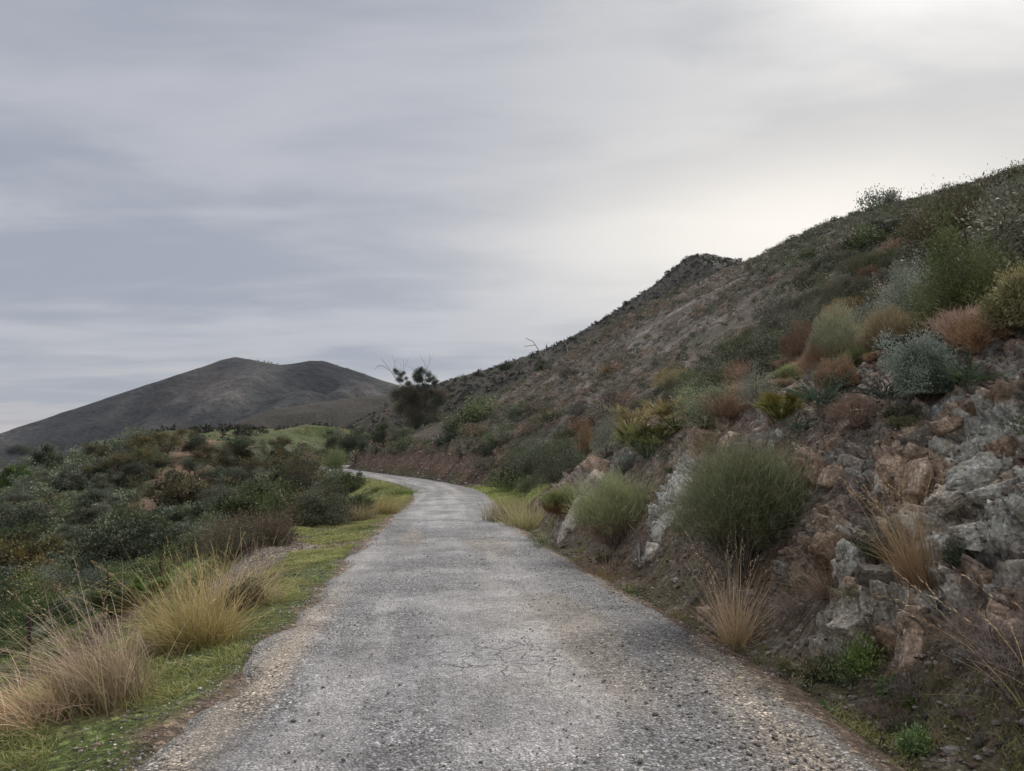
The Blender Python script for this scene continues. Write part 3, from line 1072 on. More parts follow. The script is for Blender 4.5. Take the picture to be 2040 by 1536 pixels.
def bush(seed, R, H, n, L, W, cols, nclump=60, sig=0.16, outw=0.7, wts=None, stems=14, lump=0.3, stemcol=BROWN, fill=0.6, droop=0.0, topcol=None):
    """leafy shrub: clumps of leaves in an uneven dome, on a fan of stems"""
    rng = np.random.default_rng(seed)
    n = int(n * 1.35)
    cl, _ = dome(rng, nclump, R * 0.88, H * 0.85, lump, fill, seed=seed % 50)
    cl[:, 2] = np.maximum(cl[:, 2], 0.06 * H)
    sc = rng.uniform(0.6, 1.5, nclump)
    ci = rng.choice(nclump, n, p=sc / sc.sum())
    off = rng.normal(size=(n, 3)) * np.array([R, R, H * 0.8]) * sig * sc[ci][:, None]
    P = cl[ci] + off
    P[:, 2] = np.maximum(P[:, 2], 0.0)
    d = unit(unit(off) * outw + rdir(rng, n) * 0.7 + np.array([0, 0, 0.45 - droop]))
    ccol = cmix(rng, nclump, cols, 0.22, wts)
    c = ccol[ci] * (1 + 0.22 * rng.normal(size=(n, 1)))
    if topcol is not None:
        m = (sm(0.55, 0.95, P[:, 2] / H + 0.15 * rng.normal(size=n)) * 0.8)[:, None]
        c = c * (1 - m) + np.array(topcol) * m
    fol = leaves(P, d, L * rng.uniform(0.6, 1.3, n), W * rng.uniform(0.7, 1.2, n), np.clip(c, 0.004, 1), rng)
    k = min(stems, nclump)
    tip = cl[:k]
    mid = tip * np.array([0.55, 0.55, 0.45]) + rng.normal(size=(k, 3)) * 0.05 * R
    r0 = rng.uniform(0.008, 0.016, k) * (H ** 0.5)
    base = rng.normal(size=(k, 3)) * 0.05 * R * np.array([1, 1, 0]) - np.array([0, 0, 0.08])
    st = join([tubes(base, mid, r0, r0 * 0.7, stemcol), tubes(mid, tip, r0 * 0.7, r0 * 0.25, stemcol)])
    return {'foliage': fol, 'stems': st}


def broom(seed, R, H, n, L, W, cols, tipcols, undercol=None, lump=0.28, stems=30, flat=1.0, wts=None, fleck=0, lean=(0, 0), upw=0.55, ball=False):
    """dense broom-like bush: a mass of thin green twigs pointing out and up"""
    rng = np.random.default_rng(seed)
    if ball:
        K = 46
        kd = rdir(rng, K)
        kd[:, 2] = kd[:, 2] * 0.9 + 0.12
        kd = unit(kd)
        kr = rng.uniform(0.35, 1.12, K)
        ks = rng.uniform(0.5, 1.5, K)
        cc_ = kd * kr[:, None] * np.array([R * 0.86, R * 0.86, H * 0.43]) + np.array([0, 0, H * 0.52])
        ki = rng.integers(0, K, n)
        of_ = rng.normal(size=(n, 3)) * np.array([R * 0.17, R * 0.17, H * 0.11]) * ks[ki][:, None]
        P = cc_[ki] + of_
        out = unit(unit(of_) * 0.5 + unit((P - np.array([0, 0, H * 0.35])) / np.array([R, R, H * 0.6])))
    else:
        P, out = dome(rng, n, R, H, lump, 0.75, 0.25, seed=seed % 50)
    P[:, 2] = np.maximum(P[:, 2], 0.02)
    P[:, 0] += lean[0] * P[:, 2]
    P[:, 1] += lean[1] * P[:, 2]
    d = unit(out * 0.55 + np.array([0, 0, upw]) + rng.normal(size=(n, 3)) * 0.30)
    big = fbm(P[:, 0] / R * 2.2 + seed, P[:, 1] / R * 2.2, P[:, 2] / H * 2.2, oct=3, seed=210)[:, None]
    c0 = cmix(rng, n, cols, 0.2, wts) * (1 + 0.5 * big)
    c1 = cmix(rng, n, tipcols, 0.2) * (1 + 0.5 * big)
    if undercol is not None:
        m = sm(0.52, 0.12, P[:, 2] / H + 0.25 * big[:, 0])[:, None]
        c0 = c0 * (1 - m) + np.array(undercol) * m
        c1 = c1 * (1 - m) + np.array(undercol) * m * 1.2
    LL = L * rng.uniform(0.5, 1.4, n) * np.where(rng.random(n) < 0.05, 2.3, 1.0)
    fol = ribbons(P - d * LL[:, None] * 0.5, d, LL, np.array([0, 0, -0.10]) * LL[:, None] + rng.normal(size=(n, 3)) * 0.08 * L, W * rng.uniform(0.7, 1.3, n), 2, np.clip(c0, .004, 1), np.clip(c1, .004, 1), rng, 0.3)
    if fleck:
        Pf = P[rng.integers(0, n, fleck)] + d[rng.integers(0, n, fleck)] * L * 0.2
        fol = join([fol, leaves(Pf, rdir(rng, fleck), np.full(fleck, W * 3.2), np.full(fleck, W * 2.6), cmix(rng, fleck, [(0.34, 0.34, 0.18), (0.22, 0.27, 0.12)], 0.15), rng)])
    k = stems
    tip, _ = dome(rng, k, R * 0.75, H * 0.8, lump, 0.3)
    mid = tip * np.array([0.5, 0.5, 0.42]) + rng.normal(size=(k, 3)) * 0.04 * R
    base = rng.normal(size=(k, 3)) * 0.06 * R * np.array([1, 1, 0]) - np.array([0, 0, 0.1])
    r0 = rng.uniform(0.006, 0.014, k)
    st = join([tubes(base, mid, r0, r0 * 0.7, GREY), tubes(mid, tip, r0 * 0.7, r0 * 0.3, GREY)])
    return {'foliage': fol, 'stems': st}


def tuft(seed, n, L, spread, W, cols, tipcols, lean=(0.0, 0.0), rbase=0.10, curve=0.45, heads=0, nseg=5, headcol=(0.42, 0.33, 0.20)):
    """grass tussock: a thick mass of short leaves with longer culms standing out of it"""
    rng = np.random.default_rng(seed)
    a = rng.uniform(0, 2 * np.pi, n)
    rr = np.sqrt(rng.random(n)) * rbase * rng.choice([1.0, 1.5, 2.2], n)
    root = np.stack([np.cos(a) * rr, np.sin(a) * rr, np.full(n, -0.03)], 1)
    long = rng.random(n) < 0.38
    clump = rng.integers(0, 9, n)
    cdir = rng.normal(size=(9, 2)) * 0.55
    sp = spread * np.abs(rng.normal(size=n)) ** 0.8 * np.where(long, 0.9, 1.5)
    a2 = a + rng.normal(size=n) * 0.7
    dx = np.cos(a2) * sp + cdir[clump, 0] * spread + lean[0] * 0.5
    dy = np.sin(a2) * sp + cdir[clump, 1] * spread + lean[1] * 0.5
    d = unit(np.stack([dx, dy, np.ones(n)], 1))
    LL = L * np.where(long, rng.uniform(0.55, 1.0, n), rng.uniform(0.22, 0.68, n))
    bend = np.stack([dx + lean[0] * 0.7, dy + lean[1] * 0.7, -0.55 * np.ones(n)], 1) * (LL * curve * rng.uniform(0.1, 1.5, n))[:, None]
    bend += rng.normal(size=(n, 3)) * (0.10 * LL)[:, None]
    c0, c1 = cmix(rng, n, cols, 0.25) * 0.8, cmix(rng, n, tipcols, 0.25)  # blade roots toned down to paint in the shade inside the tussock
    P = [ribbons(root, d, LL, bend, W * rng.uniform(0.5, 1.3, n), nseg, c0, c1, rng, 0.12)]
    if heads:
        i = np.argsort(-LL)[:heads]
        end = root[i] + d[i] * LL[i][:, None] + bend[i]
        tan = unit(d[i] * LL[i][:, None] + 2 * bend[i])
        m = 9
        pos = (end[:, None] - tan[:, None] * (np.linspace(0, 0.22, m) * L)[None, :, None]).reshape(-1, 3)
        pos += rng.normal(size=pos.shape) * 0.003
        dd = unit(np.repeat(tan, m, 0) + rng.normal(size=pos.shape) * 0.25)
        P.append(leaves(pos, dd, np.full(len(pos), 0.03 * L / 0.9), np.full(len(pos), 0.005), cmix(rng, len(pos), [headcol], 0.2), rng))
    return {'blades': join(P)}


def twiggy(seed, R, H, n0, depth, col, r0=0.006, W=None, gravity=0.0, jitter=0.5, up=0.5, split=3):
    """leafless bush of forked twigs"""
    rng = np.random.default_rng(seed)
    P = rng.normal(size=(n0, 3)) * np.array([0.08, 0.08, 0]) * R
    D = rdir(rng, n0); D[:, 2] = np.abs(D[:, 2]) + up
    D = unit(D * np.array([R, R, H]))
    ln = max(R, H) * 0.36
    r = np.full(n0, r0)
    S = []
    for k in range(depth):
        l = ln * rng.uniform(0.6, 1.3, len(P))[:, None]
        Q = P + D * l + np.array([0, 0, -gravity * k]) * l
        S.append((P, Q, r, r * 0.7))
        P = np.repeat(Q, split, 0)
        D = unit(np.repeat(D, split, 0) + rng.normal(size=(len(P), 3)) * jitter * np.array([1, 1, .8]))
        r = np.repeat(r * 0.66, split)
        ln *= 0.62
    p0, p1, a, b = (np.concatenate([q[i] for q in S]) for i in range(4))
    c = cmix(rng, len(p0), [col], 0.25)
    return {'twigs': tubes(p0, p1, a, b, c, 3)}


def fan_palm(seed, n, L, cols, tip, W=0.028, up=0.5, leaflets=18, droop=0.2, deadcol=None):
    """dwarf fan palm: stalks ending in fans of stiff blades"""
    rng = np.random.default_rng(seed)
    parts, st = [], []
    for k in range(n):
        a = rng.uniform(0, 2 * np.pi)
        e = rng.uniform(0.05, 1.0) ** 0.7 * up + rng.uniform(-0.1, 0.5)
        d = unit(np.array([math.cos(a), math.sin(a), e + 0.1]))
        pl = L * rng.uniform(0.45, 0.8)
        p1 = d * pl + np.array([0, 0, -0.05 * pl])
        st.append((np.array([0, 0, -0.03]), p1))
        side = unit(np.cross(d, np.array([0, 0, 1.0])) + rng.normal(size=3) * 0.25)
        nrm = np.cross(side, d)
        al = np.linspace(-1.35, 1.35, leaflets) + rng.normal(size=leaflets) * 0.05
        dd = unit(d[None] * np.cos(al)[:, None] + side[None] * np.sin(al)[:, None] + nrm[None] * 0.25 * np.abs(np.sin(al))[:, None])
        ll = L * 0.5 * rng.uniform(0.8, 1.1, leaflets) * (1 - 0.25 * np.abs(np.sin(al)))
        c = cmix(rng, 1, cols, 0.25)
        dead = deadcol is not None and e < 0.25 and rng.random() < 0.7
        c0 = np.tile(np.array([deadcol]) if dead else c, (leaflets, 1))
        c1 = np.tile(np.array([deadcol]) if dead else np.array([tip]), (leaflets, 1)) * (0.6 + 0.4 * rng.random((leaflets, 1)))
        bl = ribbons(np.tile(p1, (leaflets, 1)), dd, ll, np.array([0, 0, -droop]) * ll[:, None] + 0, np.full(leaflets, W), 3, c0, c0 * 0.5 + c1 * 0.5, rng, 0.08)
        parts.append(bl)
    p0, p1 = np.array([q[0] for q in st]), np.array([q[1] for q in st])
    return {'fronds': join(parts), 'stalks': tubes(p0, p1, np.full(n, 0.012), np.full(n, 0.006), np.array(cols[0]) * 0.9, 4)}


def asparagus(seed, n, L, cols, needles=150, nl=0.035, W=0.0035, up=0.5):
    """feathery stems set with fine needles"""
    rng = np.random.default_rng(seed)
    parts = []
    d = rdir(rng, n); d[:, 2] = np.abs(d[:, 2]) + up
    d = unit(d)
    LL = L * rng.uniform(0.5, 1.0, n)
    bend = (unit(d * np.array([1, 1, 0]) + 1e-6) * 0.35 + np.array([0, 0, -0.45])) * LL[:, None] * rng.uniform(0.3, 1.0, n)[:, None]
    root = rng.normal(size=(n, 3)) * np.array([0.1, 0.1, 0]) * L
    st = ribbons(root, d, LL, bend, np.full(n, 0.006), 5, cmix(rng, n, cols, .15), cmix(rng, n, cols, .15), rng, 0.4)
    f = rng.uniform(0.25, 1.0, (n, needles))
    P = root[:, None] + d[:, None] * (LL[:, None] * f)[..., None] + bend[:, None] * (f ** 2)[..., None]
    tan = unit(d[:, None] * LL[:, None, None] + 2 * bend[:, None] * f[..., None])
    rd = rdir(rng, n * needles).reshape(n, needles, 3)
    side = unit(rd - tan * (rd * tan).sum(-1, keepdims=True))
    nd = unit(side + tan * 0.9).reshape(-1, 3)
    m = n * needles
    c = np.repeat(cmix(rng, n, cols, 0.25), needles, 0) * (1 + 0.15 * rng.normal(size=(m, 1)))
    nl_ = nl * np.repeat(LL / L, needles) * (1.2 - 0.7 * f.ravel()) * rng.uniform(0.7, 1.5, m)
    lv = leaves(P.reshape(-1, 3), nd, nl_, np.full(m, W), np.clip(c, 0.004, 1), rng)
    return {'foliage': lv, 'stems': st}


def tree(seed, H, spread, cols, leafL, leafW, nleaf, trunk_r, clumps=40, crown0=0.35, col=BROWN, clump_sig=0.12, fork=0.3, flat=1.0, depth=4, bare=0, split=3, lean=0.0):
    """trunk, limbs and a clumpy crown"""
    rng = np.random.default_rng(seed)
    S, tips = [], []

    def grow(p, d, L, r, k):
        q = p + d * L * 0.5 + rng.normal(size=3) * 0.05 * L
        e = q + unit(d + rng.normal(size=3) * 0.18) * L * 0.5
        S.append((p, q, r, r * 0.86)); S.append((q, e, r * 0.86, r * 0.72))
        if k == 0:
            tips.append(e)
            return
        for j in range(split if k > 1 else 2):
            nd = unit(d * 0.75 + rng.normal(size=3) * np.array([0.75, 0.75, 0.42]) * spread + np.array([0, 0, 0.15]))
            grow(e, nd, L * rng.uniform(0.55, 0.8), r * rng.uniform(0.5, 0.68), k - 1)
        if k <= 2:
            tips.append(e)
    grow(np.array([0, 0, -0.1]), unit(np.array([lean, 0, 1.0])), H * fork, trunk_r, depth)
    tips = np.array(tips)
    p0, p1, a, b = (np.array([q[i] for q in S]) for i in range(4))
    top = max(tips[:, 2].max(), 0.1)
    k = H * 0.93 / top
    p0, p1, tips = p0 * k, p1 * k, tips * k
    st = tubes(p0, p1, a, b, cmix(rng, len(p0), [col], 0.12), 5)
    m = len(tips)
    ci = rng.integers(0, m, nleaf)
    cw = rng.uniform(0.6, 1.4, m)
    off = rng.normal(size=(nleaf, 3)) * H * clump_sig * cw[ci][:, None] * np.array([1, 1, 0.65 * flat])
    P = tips[ci] + off
    ok = P[:, 2] > H * 0.08
    P, off, ci = P[ok], off[ok], ci[ok]
    n = len(P)
    cc = cmix(rng, m, cols, 0.25)[ci] * (1 + 0.25 * rng.normal(size=(n, 1)))
    fol = leaves(P, unit(rdir(rng, n) + np.array([0, 0, 0.3])), leafL * rng.uniform(0.6, 1.3, n), leafW * rng.uniform(0.7, 1.2, n), np.clip(cc, 0.004, 1), rng)
    return {'crown': fol, 'trunk': st}


MATS = {'foliage': M_LEAF, 'stems': M_BARK, 'blades': M_GRASS, 'seed_heads': M_GRASS, 'twigs': M_BARK, 'fronds': M_LEAF, 'stalks': M_BARK, 'crown': M_LEAF, 'trunk': M_BARK}


def plant(name, parts, loc, label, cat, group=None, rz=0.0, sc=1.0, tilt=(0, 0)):
    """one plant: an Empty with its parts below it; a plant of one part is that mesh"""
    if len(parts) == 1:
        k, (V, F, C) = list(parts.items())[0]
        o = link(name, mesh(name, V, F, C), MATS[k])
        o.location = loc
        o.rotation_euler = (tilt[0], tilt[1], rz)
        o.scale = (sc, sc, sc)
        return tag(o, label, cat, group)
    t = thing(name, loc, label, cat, group, rz, sc, tilt)
    for k, (V, F, C) in parts.items():
        link(k, mesh(k, V, F, C), MATS[k], t)
    return t


def copy_thing(t, loc, rz, sc, label=None, group=None, tilt=(0, 0)):
    c = t.copy()
    COL.objects.link(c)
    c.location = loc
    c.rotation_euler = (tilt[0], tilt[1], rz)
    c.scale = (sc, sc, sc) if np.isscalar(sc) else sc
    if label:
        c['label'] = label
    if group:
        c['group'] = group
    for ch in t.children:
        d = ch.copy()
        COL.objects.link(d)
        d.parent = c
    return c


def metres(P, px):
    """size in metres of something px picture points long at P"""
    return px / FPX * (P[1] * cP + (P[2] - EYE) * sP)


# ------------------------------------------------------------------ rocks
def ico(sub):
    import bmesh
    bm = bmesh.new()
    bmesh.ops.create_icosphere(bm, subdivisions=sub, radius=1.0)
    V = np.array([v.co[:] for v in bm.verts])
    F = np.array([[l.index for l in f.verts] for f in bm.faces])
    bm.free()
    return unit(V), F


ICO = {k: ico(k) for k in (1, 2, 3, 4, 5)}


def rock_shape(rng, sub, planes=16, rough=0.03, flat=(1, 1, 1)):
    V, F = ICO[sub]
    box = np.array([(1, 0, 0), (-1, 0, 0), (0, 1, 0), (0, -1, 0), (0, 0, 1), (0, 0, -1.0)]) + rng.normal(size=(6, 3)) * 0.22
    nk = np.concatenate([unit(box), rdir(rng, max(planes - 8, 3))])
    h = np.concatenate([rng.uniform(0.60, 0.82, 6), rng.uniform(0.72, 1.0, len(nk) - 6)])
    dt = V @ nk.T
    r = np.min(np.where(dt > 0.05, h[None] / np.maximum(dt, 0.05), 9), 1)
    r = np.minimum(r, 1.25)
    P = V * r[:, None]
    if rough:
        q = P * 2.2 + rng.random(3) * 50
        f1, f2, rn, off = cellular(q, 170)
        P = P + V * ((rn[:, 0] - 0.5) * 0.10 * (sub > 3) + rough * 1.2 * fbm(q[:, 0] * 1.5, q[:, 1] * 1.5, q[:, 2] * 1.5, oct=3, seed=171) - 0.06 * (1 - sm(0, 0.07, f2 - f1)))[:, None]
        ax = unit(np.array([0.75, 0.2, 0.62]) + rng.normal(size=3) * 0.2)
        ly = P @ ax * 4.5 + rn[:, 3]
        P = P * (1 + 0.09 * (ly - np.floor(ly)) - 0.04)[:, None]
    return P * np.array(flat), F


def rock_colour(rng, P, base):
    n = fbm(P[:, 0] * 2, P[:, 1] * 2, P[:, 2] * 2, oct=3, seed=int(rng.integers(999)))[:, None]
    return np.clip(np.array(base) * (1 + 0.35 * n), 0.02, 1)


BEDS = np.stack([E1, E2, E3], 1)


def rock(u, v, wpx, hpx, base, label, seed, sink=0.25, depth=0.8, turn=0.0, group=None):
    rng = np.random.default_rng(seed)
    g = seat(u, v)
    W, H = metres(g, wpx) * 0.66, metres(g, hpx) * 0.66
    P, F = rock_shape(rng, 5 if wpx > 60 else 4, int(rng.integers(12, 20)))
    P = P * np.array([W, (W + H) * 0.5 * depth, H])
    a = turn
    Rm = np.array([[math.cos(a), 0, math.sin(a)], [0, 1, 0], [-math.sin(a), 0, math.cos(a)]])
    P = P @ Rm.T
    C = rock_colour(rng, P / max(W, H), base)
    o = link('rock', mesh('rock', P, F, C), M_ROCK)
    o.location = g + np.array([0.12, 0.05, -0.25]) * min(W, H) * sink * 4
    return tag(o, label, 'rock', group)


GR, BL, PK, TN, DK = (0.42, 0.395, 0.355), (0.38, 0.385, 0.365), (0.38, 0.30, 0.245), (0.23, 0.175, 0.135), (0.15, 0.14, 0.125)
ROCKS = [
    (1195, 925, 60, 40, PK, 'pinkish slab at the very top of the pale outcrop farthest up the road', 0.3),
    (1180, 965, 46, 60, GR, 'pale grey slab in the middle of the farthest outcrop', 0.5),
    (1150, 1020, 40, 70, GR, 'white grey slab low in the farthest outcrop left of the small green broom', 0.5),
    (1122, 1060, 30, 40, GR, 'small pale block at the foot of the farthest outcrop by the road edge', 0.2),
    (1352, 975, 50, 70, BL, 'pale blue grey slab leaning just left of the big green bush', 0.5),
    (1320, 1045, 46, 80, BL, 'smooth whitish slab below the left side of the big green bush', 0.5),
    (1300, 1095, 30, 40, GR, 'small white block at the foot of the slab left of the big bush', 0.3),
    (1655, 1085, 90, 80, TN, 'brown boulder between the big green bush and the purple grass tufts', 0.6),
    (1705, 1110, 62, 70, BL, 'angular grey block with white faces left of the leaning dry grass', 0.1),
    (1695, 1160, 36, 34, PK, 'small tan stone wedged below the angular grey block', 0.2),
    (1785, 925, 66, 60, PK, 'square pinkish block left in the cluster above the leaning dry grass', -0.3),
    (1835, 945, 60, 80, PK, 'tall split pinkish block right in the cluster above the leaning dry grass', 0.15),
    (1760, 955, 34, 40, GR, 'small whitish block beside the square pinkish block', 0.2),
    (1945, 935, 110, 70, BL, 'large pale slab sloping up to the right near the right edge', -0.55),
    (1895, 985, 90, 40, GR, 'long narrow slab lying below the large pale slab', -0.55),
    (1985, 970, 90, 40, BL, 'blue grey ledge at the right edge under the large pale slab', -0.2),
    (1950, 1062, 120, 46, BL, 'bluish white ledge below the dark hollow near the right edge', -0.25),
    (1885, 1075, 60, 44, BL, 'rounded bluish block at the left end of the bluish ledge', 0.0),
    (1880, 1165, 56, 46, GR, 'angular grey stone right of the foot of the leaning dry grass', 0.1),
    (1765, 1190, 100, 60, GR, 'rough grey boulder in the middle of the lower bank', -0.3),
    (1705, 1245, 80, 66, GR, 'pale crumbling rock low on the bank beside the ditch', -0.5),
    (1745, 1145, 90, 40, DK, 'dark grey block above the rough boulder in the middle of the lower bank', 0.0),
    (1808, 1290, 44, 100, PK, 'upright pinkish slab standing at the foot of the bank', 0.25),
    (1625, 930, 40, 70, TN, 'brown upright block right of the top of the big green bush', 0.2),
    (1590, 945, 44, 70, TN, 'rounded brown block behind the top of the big green bush', 0.15),
    (1655, 945, 34, 50, PK, 'reddish stone on the edge of the hollow right of the big bush', 0.4),
    (1405, 868, 46, 34, TN, 'tan boulder on the lip of the bank between the palms', 0.1),
    (1445, 878, 44, 34, PK, 'purplish boulder on the lip of the bank right of the tan boulder', -0.1),
    (1720, 820, 44, 24, GR, 'flat grey stone lying on bare soil under the brown dry shrub', -0.1),
    (1890, 840, 60, 26, TN, 'flat brown stone lying high on the bank under the silver shrub', -0.3),
    (1990, 1225, 40, 50, PK, 'pinkish stone above the dead twig bush at the right edge', 0.2),
    (1960, 1150, 44, 34, TN, 'brown stone in the rubble near the right edge', -0.2),
    (1410, 1220, 44, 30, PK, 'light brown stone at the left of the upright dry grass tuft', -0.2),
    (1390, 1190, 40, 30, DK, 'dark grey stone in the ditch under the big green bush', 0.1),
    (1915, 1310, 54, 30, DK, 'dark flat stone in the ditch at the lower right', 0.0),
    (1830, 1060, 30, 26, GR, 'small grey stone behind the leaning dry grass', 0.0),
    (1560, 1130, 50, 30, DK, 'dark stone in shade under the right side of the big green bush', 0.2),
    (1540, 880, 26, 50, BL, 'thin blue grey slab under the yellow palm', 0.15),
    (2010, 880, 60, 36, TN, 'brown ledge at the right edge of the upper bank', -0.4),
    (1830, 870, 60, 34, DK, 'dark layered rock above the pinkish cluster', -0.5),
]
for i, (u, v, w, h, c, lab, tn) in enumerate(ROCKS):
    rock(u, v, w, h, c, lab, 500 + i, turn=tn)


def stones(name, pts, size, cols, seed, label, sub=1, flat=0.6):
    """a spread of small stones as one object"""
    rng = np.random.default_rng(seed)
    protos = [rock_shape(rng, sub, 9, 0) for _ in range(8)]
    V, F, C, o = [], [], [], 0
    idx = rng.integers(0, 8, len(pts))
    cc = cmix(rng, len(pts), cols, 0.2)
    for k in range(8):
        m = np.where(idx == k)[0]
        if not len(m):
            continue
        P, Fk = protos[k]
        a = rng.uniform(0, 6.28, len(m))
        s = size[m][:, None, None] * 0.5
        Q = np.tile(P[None], (len(m), 1, 1)) * np.array([1, rng.uniform(0.6, 0.9), flat])
        X = Q[..., 0] * np.cos(a)[:, None] - Q[..., 1] * np.sin(a)[:, None]
        Y = Q[..., 0] * np.sin(a)[:, None] + Q[..., 1] * np.cos(a)[:, None]
        Q = np.stack([X, Y, Q[..., 2]], -1) * s + pts[m][:, None]
        V.append(Q.reshape(-1, 3)); C.append(np.repeat(cc[m], len(P), 0))
        F.append((Fk[None] + (np.arange(len(m)) * len(P))[:, None, None]).reshape(-1, 3) + o)
        o += len(m) * len(P)
    return tag(link(name, mesh(name, np.concatenate(V), np.concatenate(F), np.concatenate(C)), M_ROCK), label, name.replace('_', ' '), kind='stuff')


def make_stones():
    rng = np.random.default_rng(900)
    # chips standing proud of the road and heaped along its edges
    n = 17000
    s = 3.0 * np.exp(rng.random(n) * math.log(9.0))
    t = np.where(rng.random(n) < 0.45, rng.uniform(-2.1, 2.1, n), np.sign(rng.normal(size=n)) * (1.95 + 0.26 * rng.normal(size=n)))
    big = np.exp(-((t - 1.3) / 0.5) ** 2) * sm(7.5, 5, s)
    x, y, z = on_road(s, t)
    zz = np.where(np.abs(t) < 1.9, z + 0.022 + 0.03 * (1 - (t / 2) ** 2), terrain(x, y) + 0.002)
    sz = rng.lognormal(math.log(0.012), 0.40, n) * (1 + 0.8 * big) * (1 + 0.02 * s)
    stones('gravel', np.stack([x, y, zz], 1), sz, [(0.34, 0.34, 0.35), (0.27, 0.27, 0.28), (0.46, 0.45, 0.43), (0.22, 0.22, 0.22), (0.33, 0.29, 0.24)], 901, 'loose grey gravel chips on the road and its edges')
    # rubble at the foot of the cutting and on it
    n = 24000
    i = rng.integers(0, BANK.shape[0] - 1, n)
    tt = np.where(rng.random(n) < 0.6, 2.3 + 1.5 * rng.random(n) ** 1.3, rng.uniform(2.5, 6.5, n))
    j = np.searchsorted(BT, tt).clip(0, len(BT) - 1)
    P = BANK[i, j] + rng.normal(size=(n, 3)) * 0.01
    sz = rng.lognormal(math.log(0.026), 0.6, n)
    P1 = P
    n = 6500
    # scree on the bare slope
    q = rng.uniform(8, 62, n * 3); p = rng.uniform(16, 122, n * 3)
    th = math.radians(12.5)
    x = q * math.cos(th) - p * math.sin(th); y = q * math.sin(th) + p * math.cos(th)
    k = np.where(rng.random(n * 3) < scree(x, y) * (0.25 + 0.9 * sm(-0.1, 0.35, fbm(x / 4, y / 4, oct=3, seed=93))))[0][:n]
    P2 = np.stack([x[k], y[k], terrain(x[k], y[k])], 1)
    s2 = rng.lognormal(math.log(0.15), 0.5, len(k)) * (0.5 + y[k] / 90)
    # broken rock in the red cutting round the bend
    n = 1800
    s = rng.uniform(50, 118, n); t = 2.5 + np.abs(rng.normal(size=n)) * 1.3
    x, y, z = on_road(s, t)
    P3 = np.stack([x, y, terrain(x, y) + 0.02], 1)
    s3 = rng.lognormal(math.log(0.15), 0.5, n)
    # stones on the left verge
    n = 900
    s = 3.5 * np.exp(rng.random(n) * math.log(7)); t = -rng.uniform(2.2, 4.2, n)
    x, y, z = on_road(s, t)
    P4 = np.stack([x, y, terrain(x, y) + 0.004], 1)
    s4 = rng.lognormal(math.log(0.028), 0.5, n)
    n = 2600
    s = rng.normal(17.5, 2.6, n); t = rng.normal(-4.1, 0.75, n)
    x, y, z = on_road(s, t)
    P4 = np.concatenate([P4, np.stack([x, y, terrain(x, y) + 0.004], 1)])
    s4 = np.concatenate([s4, rng.lognormal(math.log(0.03), 0.5, n)])
    stones('rubble', np.concatenate([P1, P2, P3, P4]), np.concatenate([sz, s2, s3, s4]), [(0.24, 0.21, 0.19), (0.15, 0.105, 0.085), (0.30, 0.285, 0.27), (0.11, 0.10, 0.095), (0.18, 0.13, 0.115)], 902,
           'broken stones strewn over the bank, the ditch and the bare slope')


make_stones()


